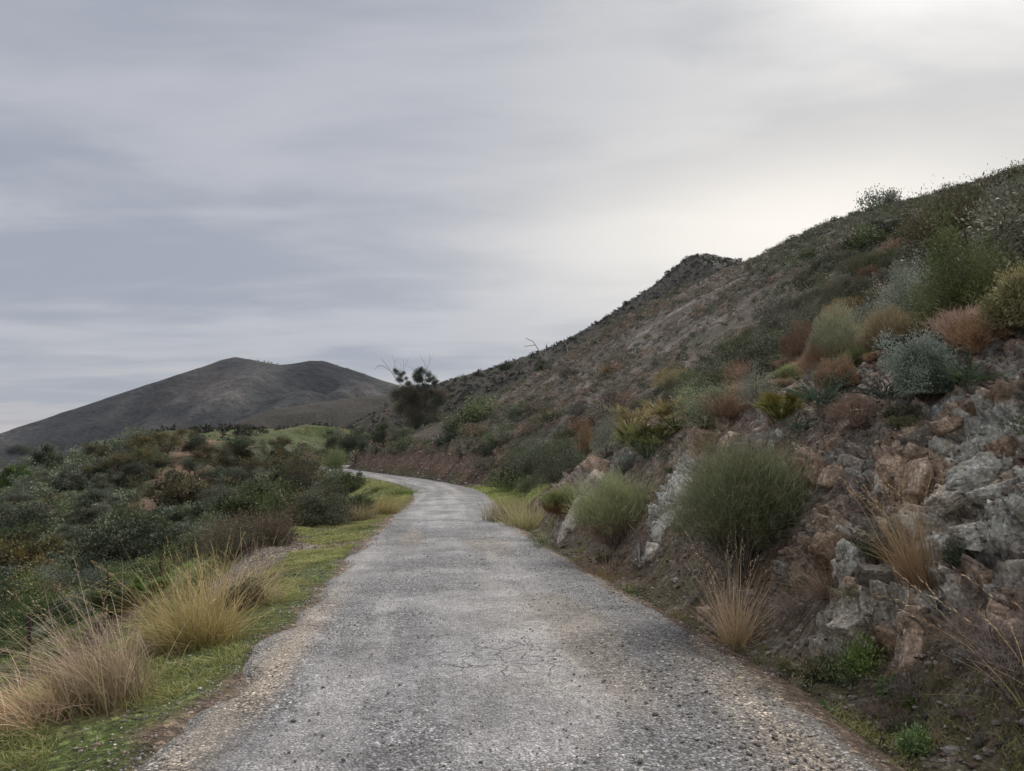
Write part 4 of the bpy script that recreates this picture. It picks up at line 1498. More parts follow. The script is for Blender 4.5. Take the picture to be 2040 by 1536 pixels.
# ------------------------------------------------------------------ grass of the verges
def make_grass():
    rng = np.random.default_rng(910)
    def blades(s, t, dens, h, cols, tips, w):
        x, y, _ = on_road(s, t)
        k = rng.random(len(s)) < dens(x, y, s, t)
        x, y, s_ = x[k], y[k], s[k]
        n = len(x)
        z = terrain(x, y)
        d = unit(rng.normal(size=(n, 3)) * np.array([0.5, 0.5, 0]) + np.array([0, 0, 1]))
        L = h * rng.uniform(0.4, 1.3, n) * (1 + 0.6 * fbm(x / 0.5, y / 0.5, oct=2, seed=911))
        b = rng.normal(size=(n, 3)) * np.array([0.5, 0.5, 0]) * L[:, None] + np.array([0, 0, -0.25]) * L[:, None]
        ww = w * np.maximum(1, s_ / 7.0)
        pat = fbm(x / 0.9, y / 0.9, oct=3, seed=912)[:, None]
        c0 = cmix(rng, n, cols, 0.2) * (1 + 0.5 * pat)
        c1 = cmix(rng, n, tips, 0.2) * (1 + 0.5 * pat)
        return ribbons(np.stack([x, y, z - 0.005], 1), d, L, b, ww * rng.uniform(0.6, 1.3, n), 2, np.clip(c0, .004, 1), np.clip(c1, .004, 1), rng, 0.2)
    G = [(0.095, 0.118, 0.042), (0.115, 0.132, 0.046), (0.075, 0.095, 0.036), (0.15, 0.145, 0.06)]
    GT = [(0.13, 0.155, 0.055), (0.165, 0.175, 0.075), (0.23, 0.20, 0.11)]
    n = 380000
    s = 3.2 * np.exp(rng.random(n) * math.log(14))
    t = -rng.uniform(1.9, 5.6, n) - 0.6 * sm(10, 20, s) * rng.random(n)
    def dl(x, y, s, t):
        n1 = fbm(x / 0.8, y / 0.8, oct=4, seed=913)
        bare = np.exp(-((s - 17.5) / 3.0) ** 2 - ((t + 4.1) / 0.8) ** 2)
        return sm(-1.8, -2.3, t + 0.35 * n1) * sm(-0.28, 0.12, n1 - 0.9 * bare) * sm(-7, -5, t)
    A = blades(s, t, dl, 0.07, G, GT, 0.0065)
    n = 60000
    s = 4.0 * np.exp(rng.random(n) * math.log(9))
    t = rng.uniform(2.15, 3.3, n)
    def dr(x, y, s, t):
        n1 = fbm(x / 0.6, y / 0.6, oct=4, seed=914)
        return 0.85 * sm(2.1, 2.4, t) * sm(3.3, 2.9, t) * sm(0.0, 0.3, n1)
    B = blades(s, t, dr, 0.06, [(0.075, 0.095, 0.032), (0.10, 0.105, 0.045)], [(0.12, 0.13, 0.05), (0.2, 0.165, 0.09)], 0.005)
    # bright patch on the outside of the bend
    n = 26000
    s = rng.uniform(30, 54, n); t = rng.uniform(2.1, 4.6, n)
    Cc = blades(s, t, lambda x, y, s, t: 0.9 * sm(2.0, 2.5, t) * sm(4.8, 4, t) * sm(29, 34, s) * sm(54, 48, s), 0.12, [(0.10, 0.145, 0.035), (0.13, 0.16, 0.045)], GT, 0.005)
    n = 26000
    s = rng.uniform(38, 130, n); t = -rng.uniform(2.2, 5.5, n)
    D = blades(s, t, lambda x, y, s, t: sm(-0.25, 0.2, fbm(x / 2, y / 2, oct=3, seed=915)), 0.13, G, GT, 0.006)
    # sloping meadow behind the wire fence
    n = 60000
    s = 8 * np.exp(rng.random(n) * math.log(6)); t = -rng.uniform(5.5, 11.5, n)
    E = blades(s, t, lambda x, y, s, t: 0.8 * sm(-0.35, 0.1, fbm(x / 1.5, y / 1.5, oct=3, seed=916)), 0.13, [(0.06, 0.10, 0.03), (0.08, 0.12, 0.035)], [(0.11, 0.15, 0.05), (0.16, 0.16, 0.07)], 0.008)
    V, F, C = join([A, B, Cc, D, E])
    tag(link('grass', mesh('grass', V, F, C), M_GRASS), 'short green grass on both verges and the slope by the wire fence', 'grass', kind='stuff')


make_grass()


# ------------------------------------------------------------------ plants placed one by one
STRAW = [(0.30, 0.24, 0.14), (0.26, 0.215, 0.12), (0.21, 0.19, 0.09)]
STRAWT = [(0.50, 0.41, 0.27), (0.42, 0.335, 0.21), (0.33, 0.26, 0.16)]
PURP = [(0.20, 0.16, 0.125), (0.15, 0.12, 0.10)]
GREENS = [(0.105, 0.132, 0.060), (0.122, 0.144, 0.068), (0.084, 0.106, 0.052)]
GREENT = [(0.195, 0.225, 0.115), (0.24, 0.245, 0.135), (0.16, 0.19, 0.095)]
DRY = [(0.16, 0.115, 0.085), (0.13, 0.097, 0.075), (0.19, 0.142, 0.105)]
RUST = [(0.130, 0.082, 0.050), (0.110, 0.074, 0.048), (0.155, 0.102, 0.064)]
SILV = [(0.14, 0.155, 0.13), (0.105, 0.12, 0.095), (0.19, 0.20, 0.18), (0.065, 0.08, 0.055)]
DKG = [(0.040, 0.058, 0.034), (0.052, 0.066, 0.036), (0.03, 0.046, 0.03)]


def put(u, v, fn, wpx, hpx, label, cat, name, group=None, seed=0, dz=0.0, back=0.0, tilt=(0, 0), **kw):
    g = seat(u, v)
    g = g + np.array([g[0], g[1], 0]) / math.hypot(g[0], g[1]) * back
    if back:
        g[2] = terrain(g[:1], g[1:2])[0]
    R, H = metres(g, wpx) * 0.5, metres(g, hpx)
    g = g + np.array([0, 0, dz])
    return plant(name, fn(seed, R, H, **kw), g, label, cat, group, tilt=tilt)


# the big bush and the two like it
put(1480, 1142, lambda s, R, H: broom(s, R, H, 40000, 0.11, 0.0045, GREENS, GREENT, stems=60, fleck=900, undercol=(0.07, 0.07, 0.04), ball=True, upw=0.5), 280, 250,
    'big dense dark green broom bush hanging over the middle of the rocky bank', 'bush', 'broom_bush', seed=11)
put(1222, 1085, lambda s, R, H: broom(s, R, H, 22000, 0.13, 0.006, GREENS, GREENT + [(0.2, 0.18, 0.07)], stems=50, undercol=(0.12, 0.08, 0.05), ball=True), 165, 140,
    'green broom bush with brown dead underside between the two pale slabs', 'bush', 'broom_bush', seed=12)
put(1120, 1020, lambda s, R, H: broom(s, R, H, 9000, 0.18, 0.008, GREENS, GREENT, lump=0.3, undercol=(0.12, 0.075, 0.045)), 80, 50,
    'small green broom bush left of the farthest pale outcrop', 'bush', 'broom_bush', seed=13)
put(1200, 1165, lambda s, R, H: tuft(s, 420, H * 1.5, 0.7, 0.006, [(0.12, 0.07, 0.05), (0.15, 0.10, 0.08)], [(0.19, 0.12, 0.085)], curve=0.9, rbase=0.12), 80, 85,
    'reddish brown dead grass drooping below the green bush with brown underside', 'grass tuft', 'dry_tuft', seed=14)
put(1268, 1130, lambda s, R, H: twiggy(s, R, H, 14, 4, (0.15, 0.125, 0.11), 0.004), 60, 85, 'grey dead twigs hanging under the right side of the brown green bush', 'dead shrub', 'dead_shrub', seed=15)
# grass clumps on the right
put(1008, 1040, lambda s, R, H: tuft(s, 700, H * 1.25, 0.32, 0.016, [(0.19, 0.175, 0.085), (0.15, 0.155, 0.07)], [(0.30, 0.26, 0.15)], curve=0.35, rbase=0.35), 50, 62,
    'yellow green grass clump on the right verge nearest the bend', 'grass tuft', 'grass_tuft', seed=16)
put(1045, 1052, lambda s, R, H: tuft(s, 700, H * 1.25, 0.36, 0.015, [(0.17, 0.165, 0.08), (0.14, 0.15, 0.07)], [(0.27, 0.24, 0.14)], curve=0.4, rbase=0.35), 50, 70,
    'yellow green grass clump right behind the one nearest the bend', 'grass tuft', 'grass_tuft', seed=17)
put(1466, 1292, lambda s, R, H: tuft(s, 420, H * 1.22, 0.28, 0.0048, STRAW, STRAWT, curve=0.38, rbase=0.07, heads=26, nseg=6), 130, 205,
    'tall upright straw coloured grass tuft with seed heads at the foot of the right bank', 'grass tuft', 'grass_tuft', seed=18)
put(1515, 1325, lambda s, R, H: tuft(s, 130, H * 1.3, 0.35, 0.004, [(0.10, 0.12, 0.05)], [(0.15, 0.16, 0.07)], rbase=0.05), 40, 55,
    'small green grass tuft just right of the tall straw tuft', 'grass tuft', 'grass_tuft', seed=19)
put(1838, 1165, lambda s, R, H: tuft(s, 330, H * 1.25, 0.17, 0.0042, [(0.23, 0.165, 0.11), (0.19, 0.145, 0.095)], [(0.33, 0.255, 0.17), (0.28, 0.23, 0.13)], lean=(-0.38, 0), curve=0.42, rbase=0.06, heads=18, nseg=6), 120, 215,
    'tan dry grass leaning left high on the rocky bank', 'grass tuft', 'grass_tuft', seed=20)
put(1845, 1195, lambda s, R, H: tuft(s, 200, H * 1.2, 0.35, 0.004, PURP, [(0.22, 0.18, 0.15)], curve=1.3, rbase=0.05), 70, 60,
    'grey dead blades drooping under the leaning tan grass', 'grass tuft', 'dry_tuft', seed=21)
put(1645, 1190, lambda s, R, H: tuft(s, 300, H * 1.3, 0.4, 0.004, [(0.10, 0.10, 0.07), (0.13, 0.10, 0.09)], [(0.22, 0.16, 0.13)], lean=(-0.25, 0), curve=0.6, rbase=0.06), 70, 85,
    'dark purplish grass tuft on the brown boulder, the upper of two', 'grass tuft', 'dry_tuft', seed=22)
put(1590, 1210, lambda s, R, H: tuft(s, 260, H * 1.3, 0.45, 0.004, PURP, [(0.2, 0.15, 0.13)], lean=(-0.2, 0), curve=0.8, rbase=0.06), 70, 60,
    'dark purplish grass tuft low on the bank left of its pair', 'grass tuft', 'dry_tuft', seed=23)
put(1812, 1375, lambda s, R, H: tuft(s, 340, H * 1.35, 0.5, 0.0036, [(0.12, 0.105, 0.10), (0.16, 0.145, 0.14)], [(0.2, 0.18, 0.17)], lean=(0.1, 0), curve=0.9, rbase=0.05), 80, 66,
    'grey purple drooping tuft at the foot of the upright pinkish slab', 'grass tuft', 'dry_tuft', seed=24)
for i, (u, v, h, lab) in enumerate([(1690, 1350, 60, 'green weed left in the ditch below the pale crumbling rock'), (1735, 1330, 70, 'tall green weed in the ditch left of the upright slab'),
                                   (1765, 1385, 40, 'yellowish weed in front of the grey purple tuft'), (1810, 1405, 22, 'bright green low rosette in front of the grey purple tuft'),
                                   (1640, 1440, 40, 'dark green low weed on the gravel edge at the lower right'), (1820, 1500, 46, 'broad green weed patch at the bottom right of the verge'),
                                   (1480, 1345, 26, 'tiny green weed below the tall straw tuft'), (1255, 1205, 40, 'low green weed at the edge of the road below the brown green bush'),
                                   (1070, 1090, 40, 'green weed beside the small broom bush at the road edge')]):
    put(u, v, lambda s, R, H: bush(s, R, H, 900, 0.03, 0.010, [(0.075, 0.12, 0.035), (0.10, 0.14, 0.05), (0.06, 0.085, 0.035)], 14, 0.2, stems=10), h * 1.3, h, lab, 'weed', 'weed', seed=30 + i)
# arching blades and the dead bush at the right edge
put(2060, 1400, lambda s, R, H: tuft(s, 26, 1.15, 0.55, 0.006, [(0.22, 0.22, 0.09)], [(0.42, 0.34, 0.2)], lean=(-1.15, -0.1), curve=0.30, rbase=0.1, heads=12, nseg=8), 200, 160,
    'long pale blades arching in from the right edge over the ditch', 'grass tuft', 'grass_tuft', seed=41)
put(2010, 1390, lambda s, R, H: twiggy(s, R * 1.25, H * 1.1, 26, 5, (0.20, 0.175, 0.165), 0.0035, split=3, jitter=0.55), 200, 190,
    'grey leafless twig bush at the lower right edge', 'dead shrub', 'dead_shrub', seed=42)
put(1960, 1340, lambda s, R, H: twiggy(s, R, H, 14, 5, (0.17, 0.14, 0.125), 0.003, split=3), 110, 100,
    'smaller brown twig bush left of the grey leafless one', 'dead shrub', 'dead_shrub', seed=43)
put(1745, 1105, lambda s, R, H: bush(s, R, H, 2600, 0.016, 0.006, DKG, 30, 0.2), 90, 60, 'low dark green shrub tucked behind the leaning tan grass', 'shrub', 'shrub', seed=44)
put(1900, 1120, lambda s, R, H: bush(s, R, H, 1500, 0.016, 0.006, DKG, 24, 0.2), 46, 46, 'tiny dark shrub in a crack right of the leaning tan grass', 'shrub', 'shrub', seed=45)

# the fringe along the top of the cutting
put(1552, 835, lambda s, R, H: fan_palm(s, 60, H * 0.72, [(0.11, 0.125, 0.03), (0.08, 0.10, 0.03)], (0.30, 0.24, 0.06), W=0.007, up=1.3, leaflets=22), 76, 92,
    'small yellow green dwarf palm standing alone on the lip of the bank', 'palm', 'dwarf_palm', seed=50)
put(1560, 870, lambda s, R, H: tuft(s, 200, H * 1.3, 0.6, 0.008, [(0.17, 0.16, 0.15)], [(0.23, 0.22, 0.20)], curve=1.4, rbase=0.1), 90, 60,
    'dead grey fronds hanging below the yellow palm', 'dead fronds', 'dead_fronds', seed=51)
put(1290, 905, lambda s, R, H: fan_palm(s, 60, H * 0.72, [(0.065, 0.085, 0.045), (0.09, 0.10, 0.04)], (0.30, 0.25, 0.08), W=0.018, up=1.2, leaflets=18, deadcol=(0.19, 0.13, 0.09)), 120, 130,
    'large dark dwarf palm with dead skirts above the farthest outcrop', 'palm', 'dwarf_palm', seed=52)
put(1345, 850, lambda s, R, H: fan_palm(s, 52, H * 0.75, [(0.11, 0.115, 0.04), (0.13, 0.13, 0.045)], (0.36, 0.27, 0.09), W=0.017, up=1.2, leaflets=18, deadcol=(0.22, 0.15, 0.10)), 130, 110,
    'yellow tipped dwarf palm behind and right of the large dark palm', 'palm', 'dwarf_palm', seed=53)
put(1255, 860, lambda s, R, H: fan_palm(s, 34, H * 0.8, [(0.13, 0.13, 0.05)], (0.33, 0.24, 0.10), W=0.017, up=1.1, deadcol=(0.26, 0.16, 0.10)), 80, 80,
    'tan and yellow dwarf palm at the left of the palm thicket', 'palm', 'dwarf_palm', seed=54)
put(1300, 925, lambda s, R, H: asparagus(s, 26, H * 1.1, [(0.085, 0.115, 0.085), (0.11, 0.14, 0.105)], 170, 0.03, 0.004), 110, 90,
    'blue green feathery asparagus shrub hanging below the large dark palm', 'shrub', 'asparagus_shrub', seed=55)
put(1168, 905, lambda s, R, H: broom(s, R, H, 2600, 0.16, 0.009, RUST, RUST, lump=0.3, upw=1.0), 40, 70, 'narrow rust orange dry shrub left of the palm thicket', 'dry shrub', 'dry_shrub', seed=56)
put(1205, 905, lambda s, R, H: bush(s, R, H, 5000, 0.035, 0.014, SILV, 50), 70, 110, 'silver grey shrub between the rust shrub and the palms', 'shrub', 'silver_shrub', seed=57)
put(1395, 845, lambda s, R, H: bush(s, R, H, 7000, 0.03, 0.011, [(0.11, 0.14, 0.10), (0.17, 0.20, 0.16), (0.07, 0.09, 0.05)], 60), 110, 105, 'grey green shrub right of the yellow tipped palm', 'shrub', 'silver_shrub', seed=58)
put(1455, 825, lambda s, R, H: broom(s, R, H, 8000, 0.09, 0.005, DRY, DRY, lump=0.35), 110, 60, 'pinkish brown dry shrub between the palms on the lip', 'dry shrub', 'dry_shrub', seed=59)
put(1480, 765, lambda s, R, H: twiggy(s, R * 1.1, H, 30, 5, (0.30, 0.20, 0.16), 0.004), 100, 70, 'pale pink tangle of dry stems behind the lip of the bank', 'dead shrub', 'dead_shrub', seed=60)
put(1510, 800, lambda s, R, H: bush(s, R, H, 5000, 0.028, 0.010, SILV, 50), 80, 80, 'silver green shrub left of the yellow palm', 'shrub', 'silver_shrub', seed=61)
put(1640, 815, lambda s, R, H: asparagus(s, 46, H * 0.95, [(0.050, 0.085, 0.060), (0.07, 0.105, 0.07)], 220, 0.032, 0.004), 150, 120,
    'large dark green feathery asparagus shrub right of the yellow palm', 'shrub', 'asparagus_shrub', seed=62)
put(1590, 860, lambda s, R, H: asparagus(s, 22, H, [(0.045, 0.07, 0.05)], 180, 0.03, 0.004), 90, 70, 'dark feathery shrub in the shade right of the yellow palm', 'shrub', 'asparagus_shrub', seed=63)
put(1705, 845, lambda s, R, H: twiggy(s, R, H, 40, 5, (0.22, 0.16, 0.13), 0.0035), 130, 80, 'brown tangle of dry twigs under the feathery shrub', 'dead shrub', 'dead_shrub', seed=64)
put(1670, 745, lambda s, R, H: broom(s, R, H, 17000, 0.10, 0.0045, [(0.15, 0.17, 0.10), (0.20, 0.20, 0.12)], [(0.34, 0.35, 0.24), (0.28, 0.30, 0.2)], lump=0.2, undercol=(0.25, 0.145, 0.085), wts=None), 150, 125,
    'rounded sage green mound with tan base on the bank top', 'bush', 'broom_bush', seed=65)
put(1600, 715, lambda s, R, H: broom(s, R, H, 9000, 0.10, 0.005, RUST, RUST, lump=0.25), 90, 80, 'rust orange dry mound left of the sage green mound', 'dry shrub', 'dry_shrub', seed=66)
put(1665, 770, lambda s, R, H: broom(s, R, H, 6000, 0.09, 0.005, [(0.155, 0.105, 0.07)], [(0.20, 0.145, 0.10)], lump=0.3), 90, 60, 'orange tan dry grass spilling below the sage green mound', 'dry shrub', 'dry_shrub', seed=67)
put(1790, 690, lambda s, R, H: broom(s, R, H, 11000, 0.13, 0.005, [(0.15, 0.13, 0.065), (0.12, 0.115, 0.055)], [(0.22, 0.19, 0.11)], lump=0.25), 170, 85,
    'golden olive mound right of the sage green mound', 'bush', 'broom_bush', seed=68)
put(1700, 640, lambda s, R, H: broom(s, R, H, 6000, 0.1, 0.005, RUST + STRAW, STRAWT, lump=0.25), 110, 50, 'tan orange dry grass mound behind the sage green mound', 'dry shrub', 'dry_shrub', seed=69)
put(1925, 655, lambda s, R, H: bush(s, R * 1.1, H * 1.05, 26000, 0.055, 0.009, [(0.068, 0.084, 0.040), (0.085, 0.102, 0.048), (0.09, 0.09, 0.048)], 90, 0.13, stems=60, fill=0.9, lump=0.4, topcol=(0.10, 0.13, 0.062)), 190, 215,
    'tall bright green broom on the bank top near the right edge', 'bush', 'broom_bush', seed=70)
put(1825, 655, lambda s, R, H: bush(s, R, H, 30000, 0.024, 0.012, SILV, 130, 0.11, stems=30, fill=0.9), 150, 175, 'tall silver grey shrub left of the tall bright green broom', 'shrub', 'silver_shrub', seed=71)
put(2010, 560, lambda s, R, H: bush(s, R, H, 30000, 0.024, 0.012, SILV, 130, 0.11, stems=30, fill=0.9, lump=.4), 170, 165, 'pale silver shrub above the bright broom at the right edge', 'shrub', 'silver_shrub', seed=72)
put(2040, 650, lambda s, R, H: bush(s, R, H, 14000, 0.05, 0.010, [(0.13, 0.135, 0.065), (0.18, 0.165, 0.09)], 60, 0.14, stems=40, fill=0.9, lump=0.4), 130, 120, 'straw green bush cut by the right edge below the silver shrub', 'bush', 'broom_bush', seed=73)
put(1832, 785, lambda s, R, H: bush(s, R, H, 22000, 0.022, 0.009, [(0.10, 0.13, 0.105), (0.13, 0.16, 0.14), (0.06, 0.085, 0.06)], 70, 0.11, stems=30, topcol=(0.24, 0.245, 0.26)), 150, 145,
    'blue grey rosemary like shrub with pale tips on the bank top', 'shrub', 'silver_shrub', seed=74)
put(1780, 700, lambda s, R, H: fan_palm(s, 24, H * 0.8, [(0.04, 0.055, 0.03)], (0.08, 0.09, 0.04), W=0.014, up=1.0), 100, 62, 'dark dwarf palm between the golden mound and the blue grey shrub', 'palm', 'dwarf_palm', seed=75)
put(1925, 765, lambda s, R, H: asparagus(s, 34, H * 1.05, [(0.07, 0.115, 0.06), (0.10, 0.15, 0.07)], 200, 0.03, 0.004), 150, 85,
    'bright feathery shrub right of the blue grey shrub', 'shrub', 'asparagus_shrub', seed=76)
put(1945, 700, lambda s, R, H: twiggy(s, R * 1.1, H, 46, 5, (0.27, 0.18, 0.11), 0.004), 150, 90, 'orange brown tangle of dry twigs below the tall bright broom', 'dead shrub', 'dead_shrub', seed=77)
put(1760, 790, lambda s, R, H: asparagus(s, 30, H, [(0.04, 0.06, 0.045)], 180, 0.03, 0.004), 80, 90, 'dark feathery shrub left of the blue grey shrub', 'shrub', 'asparagus_shrub', seed=78)
put(1900, 500, lambda s, R, H: bush(s, R, H, 30000, 0.075, 0.032, [(0.075, 0.072, 0.035), (0.06, 0.06, 0.032), (0.095, 0.078, 0.045)], 110, 0.12, stems=30, fill=0.8), 190, 150,
    'broad dark olive bush rising to the skyline on the upper slope', 'bush', 'olive_bush', seed=79)
put(1880, 425, lambda s, R, H: bush(s, R * .8, H * .8, 6000, 0.055, 0.024, [(0.05, 0.06, 0.036)], 40, 0.12, stems=20, fill=0.9), 60, 62, 'airy shrub sticking up on the skyline above the olive bush', 'shrub', 'shrub', seed=80)
put(1440, 700, lambda s, R, H: bush(s, R, H, 5000, 0.05, 0.018, SILV[:2] + [(0.09, 0.11, 0.07)], 60), 150, 60, 'low silver green shrub behind the dry tangle left of the rust mound', 'shrub', 'silver_shrub', seed=81)
put(1540, 730, lambda s, R, H: bush(s, R, H, 7000, 0.035, 0.013, SILV[:2] + [(0.09, 0.11, 0.07), (0.13, 0.10, 0.08)], 60), 130, 85, 'grey shrub with dark stems left of the rust mound', 'shrub', 'silver_shrub', seed=82)
put(1345, 775, lambda s, R, H: broom(s, R, H, 5000, 0.18, 0.009, [(0.17, 0.15, 0.06)], [(0.30, 0.26, 0.11)], lump=0.25), 90, 45, 'golden green bush above the yellow tipped palm', 'bush', 'broom_bush', seed=83)
put(1240, 940, lambda s, R, H: bush(s, R, H, 3000, 0.03, 0.012, SILV, 40), 60, 60, 'small silver shrub at the left foot of the large dark palm', 'shrub', 'silver_shrub', seed=84)
put(1110, 960, lambda s, R, H: bush(s, R, H, 9000, 0.06, 0.022, [(0.055, 0.07, 0.04), (0.10, 0.11, 0.08)], 60), 110, 110, 'dark grey green shrub left of the farthest outcrop', 'shrub', 'shrub', seed=85)
put(1055, 940, lambda s, R, H: bush(s, R, H, 9000, 0.07, 0.026, [(0.06, 0.085, 0.04), (0.075, 0.095, 0.045)], 60), 130, 90, 'green shrub spreading beside the bend behind the yellow grass', 'shrub', 'shrub', seed=86)
put(1400, 905, lambda s, R, H: twiggy(s, R, H, 14, 4, (0.26, 0.18, 0.12), 0.003), 60, 50, 'thin tan stems on the reddish soil above the big bush', 'dead shrub', 'dead_shrub', seed=87)

# ---------------------------------------------------------------- left of the road
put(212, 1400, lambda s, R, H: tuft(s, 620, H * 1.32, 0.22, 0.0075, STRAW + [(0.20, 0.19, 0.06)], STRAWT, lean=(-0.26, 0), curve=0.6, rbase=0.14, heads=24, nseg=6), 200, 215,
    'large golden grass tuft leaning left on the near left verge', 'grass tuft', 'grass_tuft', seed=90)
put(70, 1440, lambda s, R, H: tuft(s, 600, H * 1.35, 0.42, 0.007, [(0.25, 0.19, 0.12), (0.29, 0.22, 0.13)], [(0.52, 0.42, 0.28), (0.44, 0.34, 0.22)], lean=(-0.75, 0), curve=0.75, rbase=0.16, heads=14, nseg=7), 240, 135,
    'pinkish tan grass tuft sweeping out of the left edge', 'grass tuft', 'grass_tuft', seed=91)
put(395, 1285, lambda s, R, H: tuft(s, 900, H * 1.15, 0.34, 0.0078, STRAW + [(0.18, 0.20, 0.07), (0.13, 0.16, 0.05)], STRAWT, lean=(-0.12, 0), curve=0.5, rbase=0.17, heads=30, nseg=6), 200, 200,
    'dense green and gold grass tuft second along the left verge', 'grass tuft', 'grass_tuft', seed=92)
put(345, 1290, lambda s, R, H: tuft(s, 500, H * 1.15, 0.6, 0.004, PURP + [(0.22, 0.17, 0.10)], [(0.28, 0.21, 0.15)], lean=(-0.4, 0), curve=0.9, rbase=0.12), 140, 120,
    'brown drooping dead grass at the left foot of the dense green and gold tuft', 'grass tuft', 'dry_tuft', seed=93)
put(470, 1205, lambda s, R, H: tuft(s, 420, H * 1.25, 0.40, 0.009, STRAW + [(0.14, 0.16, 0.06)], STRAWT, curve=0.6, rbase=0.22, heads=16), 140, 130,
    'airy straw grass tuft third along the left verge', 'grass tuft', 'grass_tuft', seed=94)
put(515, 1180, lambda s, R, H: tuft(s, 130, H * 1.2, 0.35, 0.006, [(0.26, 0.22, 0.1)], STRAWT, curve=0.4, rbase=0.15, heads=14), 90, 115,
    'sparse tall stalks just right of the airy straw tuft', 'grass tuft', 'grass_tuft', seed=95)
put(480, 1215, lambda s, R, H: bush(s, R, H, 3500, 0.03, 0.010, [(0.13, 0.10, 0.07), (0.09, 0.10, 0.05)], 30), 100, 60, 'brownish low bush in front of the airy straw tuft', 'shrub', 'shrub', seed=96)
put(250, 1350, lambda s, R, H: twiggy(s, R, H, 16, 4, (0.28, 0.20, 0.12), 0.003), 80, 70, 'small tangle of orange dry stems between the two large tufts', 'dead shrub', 'dead_shrub', seed=97)
put(716, 1038, lambda s, R, H: tuft(s, 700, H * 1.3, 0.38, 0.011, [(0.20, 0.17, 0.10)], [(0.31, 0.26, 0.16)], curve=0.45, rbase=0.25), 50, 48, 'straw tuft in front of the dark fan palm', 'grass tuft', 'grass_tuft', seed=98)
put(762, 1024, lambda s, R, H: tuft(s, 700, H * 1.3, 0.42, 0.012, [(0.16, 0.155, 0.075)], [(0.26, 0.23, 0.135)], curve=0.45, rbase=0.3), 56, 48, 'green gold tuft right of the dark fan palm', 'grass tuft', 'grass_tuft', seed=99)
put(752, 975, lambda s, R, H: tuft(s, 300, H * 1.3, 0.4, 0.02, [(0.16, 0.18, 0.07)], [(0.30, 0.28, 0.13)], curve=0.4, rbase=0.3), 30, 26, 'small olive tuft on the verge behind the green gold tuft', 'grass tuft', 'grass_tuft', seed=100)
put(800, 985, lambda s, R, H: tuft(s, 300, H * 1.3, 0.5, 0.02, [(0.08, 0.12, 0.04)], [(0.14, 0.18, 0.06)], curve=0.5, rbase=0.4), 40, 24, 'low green tuft at the tip of the verge inside the bend', 'grass tuft', 'grass_tuft', seed=101)
put(672, 1042, lambda s, R, H: tuft(s, 200, H * 1.2, 0.6, 0.01, [(0.24, 0.18, 0.12)], [(0.36, 0.27, 0.19)], lean=(-0.4, 0), curve=0.6, rbase=0.15), 50, 30, 'low tan tuft leaning left of the straw tuft by the palm', 'grass tuft', 'grass_tuft', seed=102)
put(703, 1032, lambda s, R, H: fan_palm(s, 70, H * 0.62, [(0.040, 0.055, 0.030), (0.05, 0.07, 0.035)], (0.09, 0.11, 0.05), W=0.045, up=1.2, leaflets=14), 100, 86,
    'dark fan palm on the edge of the left verge before the bend', 'palm', 'dwarf_palm', seed=103)
put(655, 1030, lambda s, R, H: bush(s, R, H, 8000, 0.07, 0.03, [(0.045, 0.05, 0.028), (0.07, 0.065, 0.035)], 60), 90, 75, 'dark brown green bush left of the fan palm', 'bush', 'olive_bush', seed=104)
put(606, 1000, lambda s, R, H: bush(s, R, H, 16000, 0.10, 0.045, [(0.05, 0.055, 0.030), (0.065, 0.062, 0.033)], 110, 0.13, topcol=(0.13, 0.092, 0.040)), 110, 98,
    'tall dark oak bush with orange brown top beside the bend', 'bush', 'olive_bush', seed=105)
put(600, 1045, lambda s, R, H: bush(s, R, H, 9000, 0.07, 0.026, [(0.09, 0.10, 0.045), (0.12, 0.095, 0.06)], 70), 130, 62, 'low olive green bush in front of the tall oak bush', 'bush', 'olive_bush', seed=106)
put(640, 985, lambda s, R, H: bush(s, R, H, 5000, 0.08, 0.02, [(0.17, 0.13, 0.115), (0.12, 0.10, 0.085)], 50), 70, 46, 'greyish purple dry shrub right of the tall oak bush', 'shrub', 'dry_shrub', seed=107)
put(465, 1110, lambda s, R, H: bush(s, R, H, 15000, 0.045, 0.015, [(0.065, 0.070, 0.035), (0.085, 0.078, 0.045), (0.11, 0.085, 0.06)], 100, 0.13), 200, 92,
    'wide brown green bush behind the grass tufts on the left', 'bush', 'olive_bush', seed=108)
put(545, 1085, lambda s, R, H: bush(s, R, H, 7000, 0.05, 0.016, [(0.12, 0.085, 0.065), (0.085, 0.075, 0.045)], 60), 110, 66, 'reddish brown bush at the verge edge right of the wide bush', 'bush', 'olive_bush', seed=109)
put(668, 935, lambda s, R, H: bush(s, R, H, 6000, 0.16, 0.06, [(0.12, 0.16, 0.07), (0.09, 0.125, 0.05)], 60), 46, 42, 'light green bush at the far left of the bend', 'bush', 'olive_bush', seed=110)
put(225, 1225, lambda s, R, H: fan_palm(s, 90, H * 0.62, [(0.05, 0.08, 0.03), (0.07, 0.10, 0.035)], (0.12, 0.15, 0.05), W=0.026, up=1.1, leaflets=14), 150, 115,
    'green dwarf palm thicket behind the fence on the left', 'palm', 'dwarf_palm', seed=111)
put(300, 1190, lambda s, R, H: fan_palm(s, 60, H * 0.62, [(0.06, 0.09, 0.03)], (0.13, 0.15, 0.05), W=0.026, up=1.0, leaflets=14), 120, 80,
    'low dwarf palm right of the palm thicket behind the fence', 'palm', 'dwarf_palm', seed=112)
put(105, 1195, lambda s, R, H: twiggy(s, R, H, 50, 5, (0.20, 0.14, 0.125), 0.007), 150, 50, 'purplish brown dead shrub behind the fence post at the left', 'dead shrub', 'dead_shrub', seed=113)
